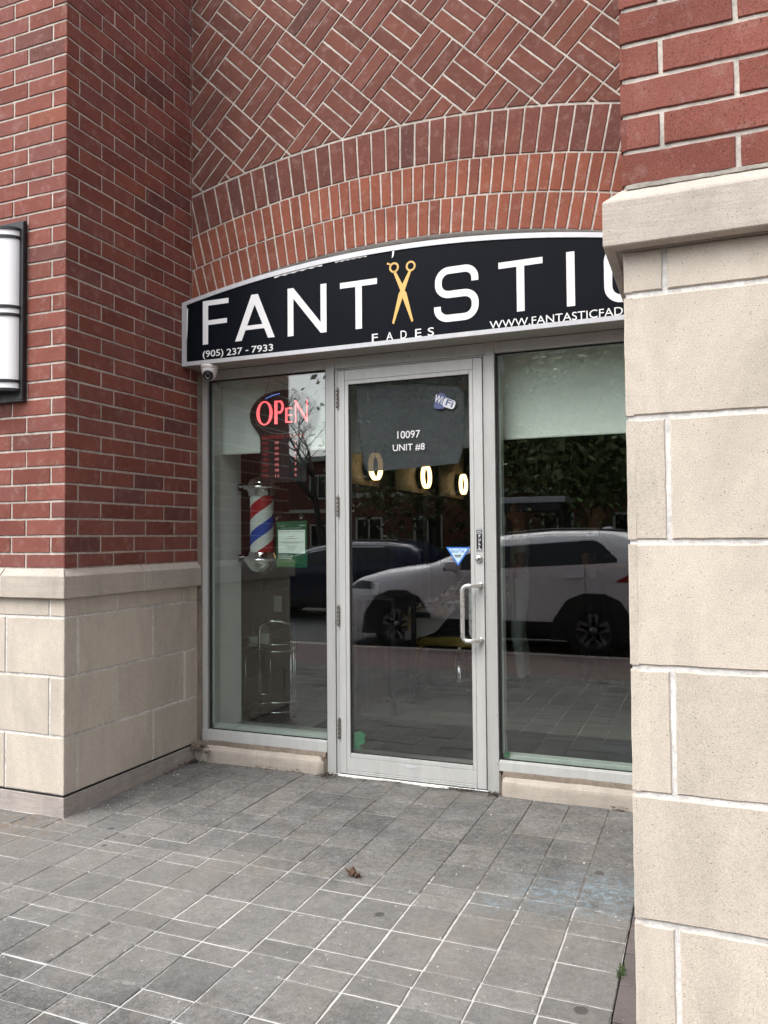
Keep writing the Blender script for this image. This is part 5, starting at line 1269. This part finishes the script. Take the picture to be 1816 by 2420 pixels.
tree('dark tree across the street on the far side of the bus shelter', 2.4, -19, -.1, 9, 4.5, M['leaf2'], 8000, 0, .1)
tree('many stemmed tree at the end of the row across the street', 8.2, -17, -.1, 8, 4.5, M['leaf1'], 6500, 0, .12)
hd = MB()
for i in range(12000):
    x = random.uniform(-14, 9); w = random.random(); z = -.1+1.5*w*(.8+.2*math.sin(x*1.7)); yy = -15.6+jit(.5)
    s_ = random.uniform(.04, .09); p = Vector((x, yy, z)); a = Vector((jit(1), jit(1), jit(1))).normalized(); b_ = a.cross(Vector((jit(1), jit(1), jit(1)))).normalized()
    hd.add([p-a*s_, p+b_*s_*.6, p+a*s_, p-b_*s_*.6], [(0, 1, 2, 3)])
h_ = thing('hedge', 'clipped green hedge along the far side of the street', 'hedge', (0, -15.6, -.1))
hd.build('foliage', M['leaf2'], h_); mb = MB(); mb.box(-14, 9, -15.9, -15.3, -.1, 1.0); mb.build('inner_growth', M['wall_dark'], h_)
# opposite building
M['brick_far'] = plain('far red brick', (.17, .062, .05), .9, 0, .25, 3); M['trim_w'] = plain('white window trim', (.55, .53, .48), .6, 0, .1)
def house(label, x0, x1, y0, h, st):
    t = thing('apartment_building', label, 'building', ((x0+x1)/2, y0, 0))
    mb = MB(); mb.box(x0, x1, y0-9, y0, -.2, h); mb.build('wall', M['brick_far'], t)
    mb = MB(); mb.box(x0-.3, x1+.3, y0-9.3, y0+.3, h, h+.35, 0, .05); mb.build('roof', M['trim_w'], t)
    mb = MB()
    for s_ in range(1, st): mb.box(x0-.04, x1+.04, y0, y0+.06, s_*h/st-.1, s_*h/st+.12, 0, .01)
    mb.build('string_course', M['trim_w'], t)
    n = int((x1-x0)/2.6)
    for s_ in range(st):
        for i in range(n):
            cx = x0+(i+.5)*(x1-x0)/n; z0 = s_*h/st+.75; z1 = z0+1.5
            mb = MB()
            for b_ in ((cx-.62, cx-.52, z0, z1), (cx+.52, cx+.62, z0, z1), (cx-.52, cx+.52, z0, z0+.09), (cx-.52, cx+.52, z1-.09, z1), (cx-.03, cx+.03, z0+.09, z1-.09)): mb.box(b_[0], b_[1], y0+.002, y0+.08, b_[2], b_[3])
            w_ = mb.build('window', M['trim_w'], t); mb = MB(); mb.box(cx-.52, cx+.52, y0+.003, y0+.02, z0+.09, z1-.09); mb.build('pane', M['carglass'], w_)
house('three storey red brick apartment building with white windows across the street', -11.8, 15, -26, 9.6, 3)
house('farther low red brick building beyond the tall one across the street', -27, -13, -40, 6.2, 2)
bs = thing('bus_shelter', 'bus shelter with a pale flat roof and arched bars across the street', 'bus shelter', (-1.2, -14.8, -.12))
mb = MB(); mb.box(-2.2, -.2, -15.4, -14.2, 2.20, 2.36, 0, .02); mb.build('roof', M['alu_sign'], bs)
mb = MB(); mb.box(-2.1, -.3, -15.3, -14.25, 1.98, 2.195, 0, .01); mb.build('fascia', M['black'], bs)
for x in (-2.1, -.3):
    for y_ in (-15.3, -14.3):
        mb = MB(); mb.box(x-.03, x+.03, y_-.03, y_+.03, -.12, 2.0); mb.build('post', M['black'], bs)
mb = MB()
for r in (.45, .62): mb.tube([(-1.2+r*math.cos(R(a)), -14.28, 1.0+r*1.2*math.sin(R(a))) for a in range(0, 181, 12)], .02, 6)
for dx in (-.62, .62): mb.tube([(-1.2+dx, -14.28, 1.0), (-1.2+dx, -14.28, -.1)], .02, 6)
mb.build('arched_bars', M['black'], bs)
